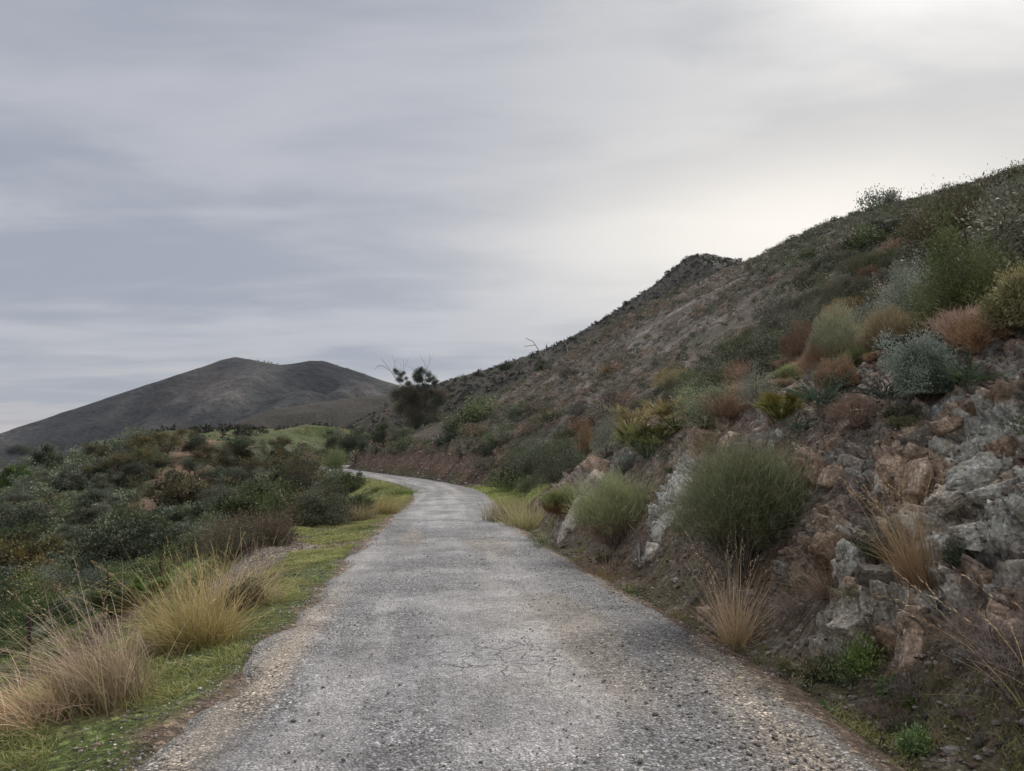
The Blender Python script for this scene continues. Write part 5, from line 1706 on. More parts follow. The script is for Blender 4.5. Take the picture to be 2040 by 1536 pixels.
put(25, 1280, lambda s, R, H: bush(s, R, H, 7000, 0.05, 0.02, [(0.05, 0.08, 0.03), (0.07, 0.10, 0.035)], 50), 130, 80, 'green bush below the fence at the left edge', 'bush', 'olive_bush', seed=114)


# ------------------------------------------------------------------ dead trunk, fence
def stump():
    g = seat(566, 1042)
    H = metres(g, 68)
    rng = np.random.default_rng(115)
    P = [(-0.02, 0, -0.1), (0.05, 0, H * 0.3), (-0.08, 0, H * 0.62), (-0.20, 0, H * 0.85), (-0.16, 0, H)]
    r = [0.26, 0.20, 0.13, 0.08, 0.03]
    parts = [tubes([P[i]], [P[i + 1]], [r[i]], [r[i + 1]], (0.17, 0.15, 0.135), 7) for i in range(4)]
    for k in range(9):
        a = rng.uniform(0, 6.28)
        z = rng.uniform(0.1, 0.8) * H
        p = np.array([0, 0, z]); q = p + np.array([math.cos(a) * 0.4, math.sin(a) * 0.4, rng.uniform(-0.1, 0.5)])
        parts.append(tubes([p], [q], [0.05], [0.012], (0.17, 0.15, 0.135), 4))
    o = link('dead_tree', mesh('dead_tree', *join(parts)), M_BARK)
    o.location = g
    tag(o, 'grey weathered dead trunk standing among the bushes left of the road', 'dead trunk')


stump()


def mat_metal():
    m, N, p, col, out = base_mat('rusty_iron')
    P = N.node('ShaderNodeTexCoord').outputs['Object']
    N.link(bright(N, col, N.ramp(N.noise(P, 30, 4), [(0.3, 0.6), (0.7, 1.4)])), p.inputs['Base Color'])
    p.inputs['Metallic'].default_value = 0.3
    p.inputs['Roughness'].default_value = 0.75
    return m


def fence():
    M = mat_metal()
    x0, y0 = -10.6, 17.6
    root = thing('wire_fence', (x0, y0, terrain(np.array([x0]), np.array([y0]))[0]), 'rusty post and wire fence running down the slope on the left', 'fence')
    base = np.array(root.location)
    pts = []
    d = ray(78, 1262)
    for (px, py) in ((-10.1, 13.6), (-10.85, 17.5), (-11.4, 21.9), (-11.9, 26.2)):
        pts.append(np.array([px, py, terrain(np.array([px]), np.array([py]))[0]]))
    for i, g in enumerate(pts):
        H = 1.15
        rng = np.random.default_rng(120 + i)
        lean = np.array([rng.normal() * 0.02 - 0.02, rng.normal() * 0.02, 0])
        p = g - base
        # angle-iron section: two thin plates at right angles
        def plate(sx, sy, ox, oy):
            V = []
            for z in (-0.25, H):
                o = lean * max(z, 0)
                for a, b in ((0, 0), (sx, 0), (sx, sy), (0, sy)):
                    V.append(p + o + np.array([ox + a, oy + b, z]))
            F = [[0, 1, 5, 4], [1, 2, 6, 5], [2, 3, 7, 6], [3, 0, 4, 7], [4, 5, 6, 7], [3, 2, 1, 0]]
            return np.array(V), np.array(F), np.tile([0.030, 0.020, 0.017], (8, 1))
        link('post', mesh('post', *join([plate(0.075, 0.012, -0.03, -0.006), plate(0.012, 0.07, -0.012, 0.008)])), M, root)
    for hgt in (1.0, 0.70, 0.40):
        S0, S1 = [], []
        for a, b in zip(pts[:-1], pts[1:]):
            f = np.linspace(0, 1, 9)
            L = a[None] + (b - a)[None] * f[:, None] + np.array([0, 0, hgt]) - np.array([0, 0, 0.05]) * (4 * f * (1 - f))[:, None]
            S0.append(L[:-1] - base); S1.append(L[1:] - base)
        S0, S1 = np.concatenate(S0), np.concatenate(S1)
        link('wire', mesh('wire', *tubes(S0, S1, np.full(len(S0), 0.004), np.full(len(S0), 0.004), (0.17, 0.15, 0.135), 4)), M, root)


fence()


# ------------------------------------------------------------------ the gum tree beyond the bend, built from its limbs
def gum_tree():
    g = hit(835, 853)
    k = metres(g, 1.0)
    rng = np.random.default_rng(130)
    def w(u, v, y=0.0):
        return np.array([(u - 835) * k, y, (853 - v) * k])
    limbs = [[(838, 860, 0, .26), (836, 830, .2, .20), (828, 800, 0, .16), (812, 778, -.3, .13), (797, 765, -.4, .10), (783, 748, -.3, .07), (770, 729, -.2, .05), (757, 712, 0, .02)],
             [(775, 738, -.2, .05), (760, 728, 0, .035), (750, 730, .1, .02), (745, 728, .1, .01)], [(766, 729, -.2, .03), (752, 727, 0, .02), (745, 736, 0, .01)],
             [(786, 750, -.3, .05), (785, 728, -.2, .035), (783, 716, 0, .02), (778, 707, 0, .01)], [(785, 722, -.1, .02), (791, 710, 0, .01)],
             [(795, 760, -.3, .05), (803, 735, 0, .035), (802, 714, .1, .015)], [(804, 730, 0, .025), (812, 713, 0, .01)], [(800, 740, 0, .02), (795, 722, 0, .008)],
             [(836, 830, .2, .18), (846, 795, .5, .14), (842, 770, .4, .10), (848, 745, .3, .06), (849, 734, .3, .045), (843, 720, .3, .03), (835, 707, .3, .01)],
             [(849, 735, .3, .04), (855, 720, .3, .025), (854, 703, .3, .01)], [(855, 716, .3, .02), (861, 706, .3, .008)],
             [(842, 765, .4, .06), (825, 740, .2, .04), (815, 730, .1, .02), (808, 728, .1, .01)], [(825, 740, .2, .03), (818, 728, .1, .01)],
             [(846, 795, .5, .12), (860, 775, .6, .08), (868, 755, .5, .04)], [(836, 815, 0, .12), (856, 800, -.9, .09), (874, 785, -.8, .04)],
             [(832, 815, 0, .12), (812, 800, -1.0, .08), (795, 792, -1.1, .04)], [(830, 812, 0, .1), (820, 806, -1.6, .07), (812, 815, -1.7, .05), (806, 822, -1.7, .02)],
             [(838, 835, 0, .1), (826, 832, -1.7, .06), (842, 823, -1.9, .05), (848, 816, -1.9, .02)], [(852, 812, -1.4, .05), (856, 792, -1.6, .05), (853, 782, -1.6, .02)]]
    S = []
    for L in limbs:
        for a, b in zip(L[:-1], L[1:]):
            S.append((w(a[0], a[1], a[2]), w(b[0], b[1], b[2]), a[3], b[3]))
    p0, p1, r0, r1 = (np.array([q[i] for q in S]) for i in range(4))
    t = thing('gum_tree', g, 'ragged gum tree with bare upper branches standing beyond the bend', 'tree')
    tr = tubes(p0, p1, r0 * 0.95 + 0.02, r1 * 0.95 + 0.025, (0.20, 0.165, 0.135), 6)
    link('trunk', mesh('trunk', *tr), M_BARK, t)
    # clumps: (u, v, radius px, depth, leaves, dark green or brown)
    up = [(788, 740, 5, 0), (797, 746, 5, 0), (793, 755, 5, 0), (799, 757, 4, 0), (785, 736, 3, 0), (811, 764, 4, 0), (803, 742, 3, 0), (831, 740, 6, .3), (825, 748, 5, .2), (841, 739, 6, .4), (852, 745, 6, .4), (862, 752, 5, .5), (850, 757, 4, .4),
          (869, 759, 4, .5), (836, 748, 5, .3), (843, 766, 4, .3), (837, 734, 4, .3), (863, 763, 4, .5)]
    lo = [(rng.normal(835, 26), rng.uniform(776, 845), rng.uniform(4, 12), rng.uniform(-1.6, 1.6)) for _ in range(95)]
    lo = [c for c in lo if abs(c[0] - 835) < 50 - 26 * max(0, (c[1] - 815) / 30)]
    def clumps(cl, n, cols, sz):
        P, Cc = [], []
        for (u, v, r, y) in cl:
            m = int(4.5 * n * (r / 8) ** 2)
            P.append(w(u, v, y) + rng.normal(size=(m, 3)) * r * k * 0.60)
            Cc.append(np.tile(cmix(rng, 1, cols, 0.38), (m, 1)) * (1 + 0.25 * rng.normal(size=(m, 1))))
        P, Cc = np.concatenate(P), np.concatenate(Cc)
        m = len(P)
        return leaves(P, unit(rdir(rng, m) + np.array([0, 0, -0.5])), sz * rng.uniform(0.6, 1.3, m), sz * 0.42 * np.ones(m), np.clip(Cc, .004, 1), rng)
    up = up + [(rng.uniform(800, 866), rng.uniform(752, 780), rng.uniform(3, 6), rng.uniform(-.5, .6)) for _ in range(14)]
    cr = join([clumps(up, 400, [(0.040, 0.052, 0.030), (0.032, 0.044, 0.026)], 0.30), clumps(lo, 270, [(0.085, 0.072, 0.050), (0.065, 0.064, 0.042), (0.050, 0.062, 0.036), (0.12, 0.092, 0.066)], 0.26)])
    link('crown', mesh('crown', *cr), M_LEAF, t)


gum_tree()


# dead snags on the ridge slope
for i, (u, v, pts, lab) in enumerate([
        (1083, 735, [((1083, 735), (1080, 712)), ((1080, 712), (1072, 695)), ((1072, 695), (1062, 680)), ((1062, 680), (1047, 673)), ((1066, 687), (1044, 690)), ((1083, 725), (1088, 690)), ((1080, 712), (1092, 705))], 'bent bare snag leaning left on the ridge slope'),
        (1130, 705, [((1132, 706), (1129, 690)), ((1129, 690), (1124, 673)), ((1129, 692), (1137, 681))], 'short bare snag standing right of the bent one'),
        (1088, 720, [((1089, 720), (1087, 700)), ((1087, 700), (1089, 682))], 'thin bare pole between the two snags on the ridge slope'),
        (1700, 490, [((1702, 492), (1700, 480))], 'pale broken stump on the open slope under the skyline'),
        (1720, 452, [((1722, 452), (1732, 436)), ((1732, 436), (1742, 434))], 'pale hooked dead branch just under the skyline')]):
    g = hit(u, v)
    kk = metres(g, 1.0)
    S = [((np.array([(a[0] - u) * kk, 0, (v - a[1]) * kk])), np.array([(b[0] - u) * kk, 0.1, (v - b[1]) * kk])) for a, b in pts]
    r = np.linspace(1.1, 0.45, len(S)) * kk
    o = link('dead_snag', mesh('dead_snag', *tubes([a for a, b in S], [b for a, b in S], r, r * 0.75, (0.24, 0.215, 0.19), 5)), M_BARK)
    o.location = g
    tag(o, lab, 'dead tree')


# ------------------------------------------------------------------ shrubs by the hundred: prototypes, copies for the ones one can tell apart, one mesh for the far rest
def lowpoly(rng, n, cols, lf=0.30, H=0.9):
    """a far shrub: coarse leaf clumps in an uneven dome of radius 1"""
    cl, _ = dome(rng, 9, 0.8, 0.8, 0.4, 0.6, seed=int(rng.integers(50)))
    ci = rng.integers(0, 9, n)
    P = cl[ci] + rng.normal(size=(n, 3)) * 0.17
    P[:, 2] = np.maximum(P[:, 2], 0) * H
    cc = cmix(rng, 9, cols, 0.22)[ci] * (1 + 0.18 * rng.normal(size=(n, 1)))
    return leaves(P, unit(rdir(rng, n) + np.array([0, 0, 0.3])), lf * rng.uniform(0.6, 1.3, n), lf * 0.55 * rng.uniform(0.7, 1.3, n), np.clip(cc, .004, 1), rng)


def bake(name, pts, size, protos, seed, label, cat, which=None, zs=1.0):
    rng = np.random.default_rng(seed)
    which = rng.integers(0, len(protos), len(pts)) if which is None else which
    out, o = [], 0
    for k, (V, F, C) in enumerate(protos):
        m = np.where(which == k)[0]
        if not len(m):
            continue
        a = rng.uniform(0, 6.28, len(m))
        s = size[m][:, None]
        X = (V[None, :, 0] * np.cos(a)[:, None] - V[None, :, 1] * np.sin(a)[:, None]) * s
        Y = (V[None, :, 0] * np.sin(a)[:, None] + V[None, :, 1] * np.cos(a)[:, None]) * s
        Z = V[None, :, 2] * s * rng.uniform(0.75, 1.2, len(m))[:, None] * zs
        Q = np.stack([X, Y, Z], -1) + pts[m][:, None]
        tint = (1 + 0.20 * rng.normal(size=(len(m), 1, 1))).clip(0.5, 1.7)
        Cc = (C[None] * tint).reshape(-1, 3)
        Ff = (F[None] + (np.arange(len(m)) * len(V))[:, None, None]).reshape(-1, F.shape[1])
        out.append((Q.reshape(-1, 3), Ff, np.clip(Cc, .004, 1)))
    V, F, C = join(out)
    return tag(link(name, mesh(name, V, F, C), M_LEAF), label, cat, kind='stuff')


OLIVE = [(0.070, 0.073, 0.043), (0.084, 0.080, 0.052), (0.056, 0.06, 0.037)]
GREYG = [(0.098, 0.098, 0.078), (0.122, 0.12, 0.10), (0.08, 0.08, 0.062)]
GRN = [(0.070, 0.088, 0.042), (0.082, 0.098, 0.05), (0.056, 0.072, 0.036)]
BRN = [(0.125, 0.092, 0.070), (0.10, 0.08, 0.06), (0.15, 0.11, 0.085)]
DRK = [(0.042, 0.055, 0.034), (0.055, 0.062, 0.038)]
OAK = [(0.080, 0.075, 0.036), (0.065, 0.068, 0.034), (0.105, 0.085, 0.042)]


def poly_in(u, v, poly):
    poly = np.array(poly, float)
    inside = np.zeros(len(u), bool)
    j = len(poly) - 1
    for i in range(len(poly)):
        xi, yi = poly[i]; xj, yj = poly[j]
        c = ((yi > v) != (yj > v)) & (u < (xj - xi) * (v - yi) / (yj - yi + 1e-12) + xi)
        inside ^= c
        j = i
    return inside


def visible(P, h):
    """points whose top is not hidden behind a rise, and which stand in or near the frame"""
    u, v, fw = proj(P[:, 0], P[:, 1], P[:, 2] + h)
    ok = (fw > 1) & (u > -260) & (u < 2300) & (v < 1700)
    f = np.linspace(0.08, 0.94, 26)
    for a in range(0, len(P), 4000):
        sl_ = slice(a, a + 4000)
        Q = P[sl_]
        X = Q[:, 0:1] * f; Y = Q[:, 1:2] * f
        Z = EYE + (Q[:, 2:3] + h[sl_][:, None] - EYE) * f
        T = terrain(X, Y)
        ok[sl_] &= (Z > T - 0.25).all(1)
    return ok


def thin(pts, size, k=0.55):
    """drop points that crowd an earlier one"""
    cell = {}
    keep = []
    for i, (x, y) in enumerate(pts[:, :2]):
        r = size[i] * k
        cx, cy = int(math.floor(x / 2.0)), int(math.floor(y / 2.0))
        good = True
        for a in (-1, 0, 1):
            for b in (-1, 0, 1):
                for j in cell.get((cx + a, cy + b), ()):
                    if (pts[j, 0] - x) ** 2 + (pts[j, 1] - y) ** 2 < (r + size[j] * k) ** 2:
                        good = False
                        break
                if not good:
                    break
            if not good:
                break
        if good:
            keep.append(i)
            cell.setdefault((cx, cy), []).append(i)
    return np.array(keep)


TO_NAME = []


def hillside():
    rng = np.random.default_rng(950)
    th = math.radians(12.5)
    n = 30000
    p = 6 + 122 * rng.random(n) ** 0.75; q = rng.uniform(1.5, 78, n)
    x = q * math.cos(th) - p * math.sin(th); y = q * math.sin(th) + p * math.cos(th)
    t, s, _ = lateral(x, y, ROAD)
    sc = scree(x, y)
    size = rng.lognormal(math.log(0.55), 0.35, n) * (1 - 0.35 * sc) * (1 + 0.5 * sm(10, 5, np.abs(q - 9)) * sm(25, 45, p))
    m = (t > np.where(s < 30, 7.0, np.where(s < 56, 3.9, 4.0))) & (p < 128)
    cln = fbm(x / 7, y / 7, oct=3, seed=957)
    m &= rng.random(n) < (1 - 0.5 * sc) * (0.40 + 0.8 * sm(-0.25, 0.20, cln))
    size = size * (0.75 + 0.55 * sm(-0.1, 0.45, cln)) * (1 - 0.35 * sm(30, 45, q) * sm(80, 60, p))
    m |= (t > 3.9) & (t < 16) & (s > 30) & (s < 125) & (rng.random(n) < 0.9)
    m &= ~((s < 12) & (t < 8.5))
    x, y, size, sc, p, q = (a[m] for a in (x, y, size, sc, p, q))
    P = np.stack([x, y, terrain(x, y)], 1)
    ok = visible(P, size * 1.4)
    P, size, sc, p, q = P[ok], size[ok], sc[ok], p[ok], q[ok]
    ug, vg, _ = proj(P[:, 0], P[:, 1], P[:, 2])
    ok = ~((ug > 775) & (ug < 890) & (vg > 800) & (vg < 880) & (np.hypot(P[:, 0], P[:, 1]) < 104))
    P, size, sc, p, q = P[ok], size[ok], sc[ok], p[ok], q[ok]
    k = thin(P, size, 0.45)
    P, size, sc, p, q = P[k], size[k], sc[k], p[k], q[k]
    nz = fbm(P[:, 0] / 14, P[:, 1] / 14, oct=3, seed=951)
    w = rng.random(len(P))
    # kinds: 0 grey green, 1 olive, 2 green, 3 dry brown, 4 dark, 5 silver
    sp = np.select([w < 0.24, w < 0.54, w < 0.72, w < 0.82, w < 0.97], [0, 1, 2, 3, 4], 5)
    sp = np.where((sc > 0.5) & (w > 0.5), 3, sp)
    sp = np.where((nz > 0.25) & (w > 0.4) & (sc < 0.3), 2, sp)
    names = ['grey_green_shrub', 'olive_shrub', 'green_shrub', 'dry_shrub', 'dark_shrub', 'silver_shrub']
    look = ['grey green', 'dull olive', 'fresh green', 'dry brown', 'dark green', 'pale silver']
    cols = [GREYG, OLIVE, GRN, BRN, DRK, SILV]
    dist = np.hypot(P[:, 0], P[:, 1])
    show = size / dist
    order = np.argsort(-show)
    u, v, fw = proj(P[:, 0], P[:, 1], P[:, 2] + size * 0.5)
    inframe = (u > -60) & (u < 2250) & (v > -120) & (v < 1600)
    order = [i for i in order if inframe[i]]
    solo = order[:285]
    protos = {}
    for i in solo:
        near = dist[i] < 42
        kd = (int(sp[i]), near, int(rng.integers(0, 2)))
        g = P[i] - np.array([0, 0, 0.04])
        place = 'low on the slope above the road' if q[i] < 16 else ('on the bare stony slope' if sc[i] > 0.45 else 'higher up the scrubby slope')
        lab = f'{look[kd[0]]} rounded shrub growing {place}'
        grp = f'{look[kd[0]]} shrubs {place}'
        if kd not in protos:
            c = cols[kd[0]]
            if near:
                if kd[0] in (1, 3):
                    parts = broom(960 + kd[0] * 4 + kd[2], 1.0, 0.95, 6500, 0.17, 0.012, c, [tuple(np.array(a) * 1.35) for a in c], lump=0.3, stems=16)
                else:
                    parts = bush(960 + kd[0] * 4 + kd[2], 1.0, 1.05, 6500, 0.062, 0.026, c, 60, 0.13, stems=16, lump=0.35)
            else:
                parts = {'foliage': bush(990 + kd[0] * 4 + kd[2], 1.0, 1.0, 1500, 0.13, 0.055, c, 36, 0.14, stems=8, lump=0.4)['foliage']}
            o = plant(names[kd[0]], parts, g, lab, 'shrub', grp, rng.uniform(0, 6.28), float(size[i]))
            protos[kd] = o
        else:
            o = copy_thing(protos[kd], g, rng.uniform(0, 6.28), float(size[i]), lab, grp)
        TO_NAME.append((o, look[kd[0]] + ' shrub', u[i], v[i]))
    rest = np.setdiff1d(np.arange(len(P)), solo)
    rest = rest[dist[rest] > 26]
    pr = [lowpoly(rng, 210, c, 0.17) for c in cols]
    bake('scrub', P[rest] - np.array([0, 0, 0.04]), size[rest], pr, 952, 'mixed low scrub covering the farther part of the right slope', 'scrub', which=sp[rest])
    print('hillside', len(P), len(solo))


hillside()


def lip():
    """the belt of mixed plants along the top of the cutting"""
    rng = np.random.default_rng(955)
    mk = {
        'dry_shrub': lambda k: broom(1200 + k, 1.0, 0.85, 7000, 0.22, 0.013, DRY, [(0.28, 0.20, 0.135)], ball=True, stems=30),
        'sage_shrub': lambda k: bush(1210 + k, 1.0, 1.0, 8000, 0.07, 0.026, GREYG + [(0.15, 0.17, 0.14)], 60, 0.12, stems=24, fill=0.8),
        'green_broom': lambda k: broom(1220 + k, 1.0, 0.9, 9000, 0.22, 0.012, GREENS, GREENT, ball=True, stems=30, undercol=(0.13, 0.09, 0.055)),
        'straw_tussock': lambda k: tuft(1230 + k, 900, 1.3, 0.5, 0.018, STRAW + [(0.15, 0.16, 0.06)], STRAWT, rbase=0.4, curve=0.6),
        'twig_bush': lambda k: twiggy(1240 + k, 1.0, 0.9, 34, 5, (0.20, 0.15, 0.125), 0.008)}
    look = {'dry_shrub': 'brown dry shrub', 'sage_shrub': 'sage grey shrub', 'green_broom': 'green broom bush', 'straw_tussock': 'golden grass tussock', 'twig_bush': 'tangled twig bush'}
    src, done = {}, []
    tries = 0
    while len(done) < 95 and tries < 2500:
        tries += 1
        s = 5.0 * math.exp(rng.random() * math.log(5.6))
        t = rng.uniform(5.0, 9.5)
        x, y, _ = on_road(s, t)
        r = rng.uniform(0.16, 0.42)
        if any((x - a) ** 2 + (y - b) ** 2 < (0.62 * (r + c)) ** 2 for a, b, c in done):
            continue
        done.append((x, y, r))
        kd = rng.choice(list(mk), p=[0.27, 0.25, 0.18, 0.16, 0.14])
        k = int(rng.integers(0, 2))
        z = terrain(np.array([x]), np.array([y]))[0]
        g = np.array([x, y, z + 0.02])
        lab = look[kd] + ' on the lip of the cutting'
        grp = look[kd] + ' plants on the lip of the cutting'
        if (kd, k) in src:
            o = copy_thing(src[kd, k], g, rng.uniform(0, 6.28), r, lab, grp)
        else:
            o = src[kd, k] = plant(kd, mk[kd](k), g, lab, 'shrub' if kd != 'straw_tussock' else 'grass tuft', grp, rng.uniform(0, 6.28), r)
        u, v, _ = proj(x, y, z + r * 0.5)
        TO_NAME.append((o, look[kd], float(u), float(v)))


lip()


def bank_litter():
    """small dry plants rooted in the rubble of the cutting and its foot"""
    rng = np.random.default_rng(958)
    mk = {
        'dry_tuft': lambda k: tuft(1300 + k, 260, 1.0, 0.55, 0.012, PURP + STRAW[2:], [(0.27, 0.21, 0.15), (0.22, 0.18, 0.14)], rbase=0.15, curve=0.9),
        'green_tuft': lambda k: tuft(1310 + k, 220, 0.9, 0.5, 0.012, [(0.09, 0.105, 0.05), (0.13, 0.125, 0.06)], [(0.20, 0.19, 0.10)], rbase=0.15, curve=0.6),
        'twig_bush': lambda k: twiggy(1320 + k, 1.0, 0.8, 22, 4, (0.19, 0.15, 0.125), 0.010),
        'low_herb': lambda k: bush(1330 + k, 1.0, 0.7, 1600, 0.16, 0.05, [(0.075, 0.085, 0.045), (0.10, 0.09, 0.055), (0.06, 0.07, 0.04)], 24, 0.16, stems=10)}
    look = {'dry_tuft': 'dead grass tuft', 'green_tuft': 'greenish grass tuft', 'twig_bush': 'knot of dry twigs', 'low_herb': 'low herb'}
    src = {}
    for i in range(120):
        s = 4.5 * math.exp(rng.random() * math.log(4.6))
        t = rng.uniform(2.45, 5.2) if rng.random() < 0.6 else rng.uniform(2.4, 3.1)
        a = min(np.searchsorted(BS, s), len(BS) - 1); b = min(np.searchsorted(BT, t), len(BT) - 1)
        g = BANK[a, b] - np.array([0, 0, 0.01])
        r = rng.uniform(0.09, 0.22)
        kd = rng.choice(list(mk), p=[0.38, 0.16, 0.26, 0.20])
        k = int(rng.integers(0, 2))
        lab = look[kd] + ' on the rocky bank'
        grp = look[kd] + ' plants on the rocky bank'
        tl = (0.0, -0.35)
        if (kd, k) in src:
            o = copy_thing(src[kd, k], g, rng.uniform(0, 6.28), r, lab, grp)
        else:
            o = src[kd, k] = plant(kd, mk[kd](k), g, lab, 'grass tuft' if 'tuft' in kd else 'herb' if kd == 'low_herb' else 'dead shrub', grp, rng.uniform(0, 6.28), r)
        u, v, _ = proj(g[0], g[1], g[2] + r * 0.4)
        TO_NAME.append((o, look[kd], float(u), float(v)))


bank_litter()


def ridge():
    rng = np.random.default_rng(970)
    n = 26000
    x = rng.uniform(-120, 230, n); y = rng.uniform(125, 372, n)
    h = terrain(x, y)
    P = np.stack([x, y, h], 1)
    dens = 0.65 + 0.5 * fbm(x / 15, y / 15, oct=3, seed=971)
    t, s, _ = lateral(x, y, ROAD)
    m = (rng.random(n) < dens) & (h > 0.5) & (x > -75 + 0 * y) & ((t > 5) | (np.abs(t) > 22))
    P = P[m]
    size = rng.lognormal(math.log(0.8), 0.35, len(P))
    ok = visible(P, size + 0.6)
    P, size = P[ok], size[ok]
    pr = [lowpoly(rng, 26, c, 0.55, 0.85) for c in ([(0.025, 0.027, 0.019), (0.031, 0.031, 0.024)], [(0.021, 0.023, 0.016)], [(0.038, 0.035, 0.028)], [(0.018, 0.019, 0.014)])]
    bake('ridge_scrub', P - np.array([0, 0, 0.1]), size, pr, 972, 'dark low scrub covering the peaked ridge behind the slope', 'scrub')
    print('ridge', len(P))


ridge()


def valley():
    rng = np.random.default_rng(980)
    n = 16000
    r = 14 * np.exp(rng.random(n) * math.log(19)); az = np.radians(rng.uniform(-42, 6, n))
    x, y = r * np.sin(az), r * np.cos(az)
    t, s, _ = lateral(x, y, ROAD)
    h = terrain(x, y)
    nz = fbm(x / 7, y / 7, oct=3, seed=981)
    size = rng.lognormal(math.log(1.35), 0.38, n) * (0.45 + 0.55 * sm(18, 55, r))
    mead = sm(2.2, 3.2, h + 1.0 * nz) * (y < 210) * (y > 115)
    strip = near_seg(x, y, GULLY0, GULLY1)
    m = (t < np.where(s < 60, -7.6 - 5.0 * sm(9, 14, s) * sm(34, 26, s), -4.6)) & (y < 250) & (rng.random(n) < 1 - 0.96 * mead) & (strip > 3.9)
    m |= (t < -3.8) & (t > -8) & (s > 24) & (s < 30) & (rng.random(n) < 0.5)
    m &= ~((s > 30) & (s < 60) & (t > -5.2))
    x, y, h, size, nz, t = (a[m] for a in (x, y, h, size, nz, t))
    P = np.stack([x, y, h], 1)
    ok = visible(P, size * 1.6)
    P, size, nz, t = P[ok], size[ok], nz[ok], t[ok]
    k = thin(P, size, 0.56)
    P, size, nz, t = P[k], size[k], nz[k], t[k]
    dist = np.hypot(P[:, 0], P[:, 1])
    w = rng.random(len(P))
    u, v, fw = proj(P[:, 0], P[:, 1], P[:, 2] + size * 0.5)
    # kinds: 0 grey olive, 1 dark, 2 green, 3 oak brown, 4 brown
    hill = (u > 240) & (dist > 95)
    keepm = ~((u > 400) & (u < 660) & (v < 888) & (dist > 110))
    P, size, nz, t, dist, w, u, v, hill = (a[keepm] for a in (P, size, nz, t, dist, w, u, v, hill))
    sp = np.select([w < 0.40, w < 0.62, w < 0.86], [0, 1, 2], 3)
    sp = np.where(hill, np.select([w < 0.5, w < 0.75, w < 0.9], [3, 1, 2], 0), sp)
    sp = np.where((dist < 42) & (w > 0.25), 2, sp)
    names = ['wild_olive_bush', 'dark_bush', 'green_bush', 'brown_oak_bush']
    look = ['grey green wild olive', 'dark evergreen', 'bright green', 'brownish oak']
    cols = [[(0.10, 0.118, 0.085), (0.125, 0.14, 0.105), (0.075, 0.09, 0.06)], DRK + [(0.06, 0.07, 0.042)], [(0.062, 0.082, 0.034), (0.075, 0.094, 0.042), (0.050, 0.068, 0.032)], OAK]
    inframe = (u > -60) & (u < 2070)
    order = [i for i in np.argsort(-size / dist) if inframe[i]]
    solo = order[:290]
    protos = {}
    for i in solo:
        near = dist[i] < 55
        kd = (int(sp[i]), near, int(rng.integers(0, 2)))
        place = 'on the brushy hillock' if hill[i] else ('just below the left verge' if dist[i] < 42 else 'in the valley left of the road')
        lab, grp = f'{look[kd[0]]} bush {place}', f'{look[kd[0]]} bushes {place}'
        g = P[i] - np.array([0, 0, 0.06])
        if kd not in protos:
            sd = 1000 + kd[0] * 4 + kd[2]
            if near:
                parts = bush(sd, 1.0, 1.15, 12000, 0.058, 0.030, cols[kd[0]], 60, 0.10, stems=16, lump=0.35)
            else:
                parts = {'foliage': bush(sd, 1.0, 1.2, 5200, 0.10, 0.055, cols[kd[0]], 36, 0.10, stems=8, lump=0.4)['foliage']}
            o = protos[kd] = plant(names[kd[0]], parts, g, lab, 'bush', grp, rng.uniform(0, 6.28), float(size[i]))
        else:
            o = copy_thing(protos[kd], g, rng.uniform(0, 6.28), float(size[i]), lab, grp)
        TO_NAME.append((o, look[kd[0]] + ' bush', u[i], v[i]))
    rest = np.setdiff1d(np.arange(len(P)), solo)
    rest = rest[dist[rest] > 40]
    pr = [lowpoly(rng, 300, c, 0.19, 1.1) for c in cols]
    bake('thicket', P[rest] - np.array([0, 0, 0.06]), size[rest], pr, 982, 'dense mixed thicket filling the far valley and the hillock', 'thicket', which=sp[rest])
    print('valley', len(P), len(solo))


valley()


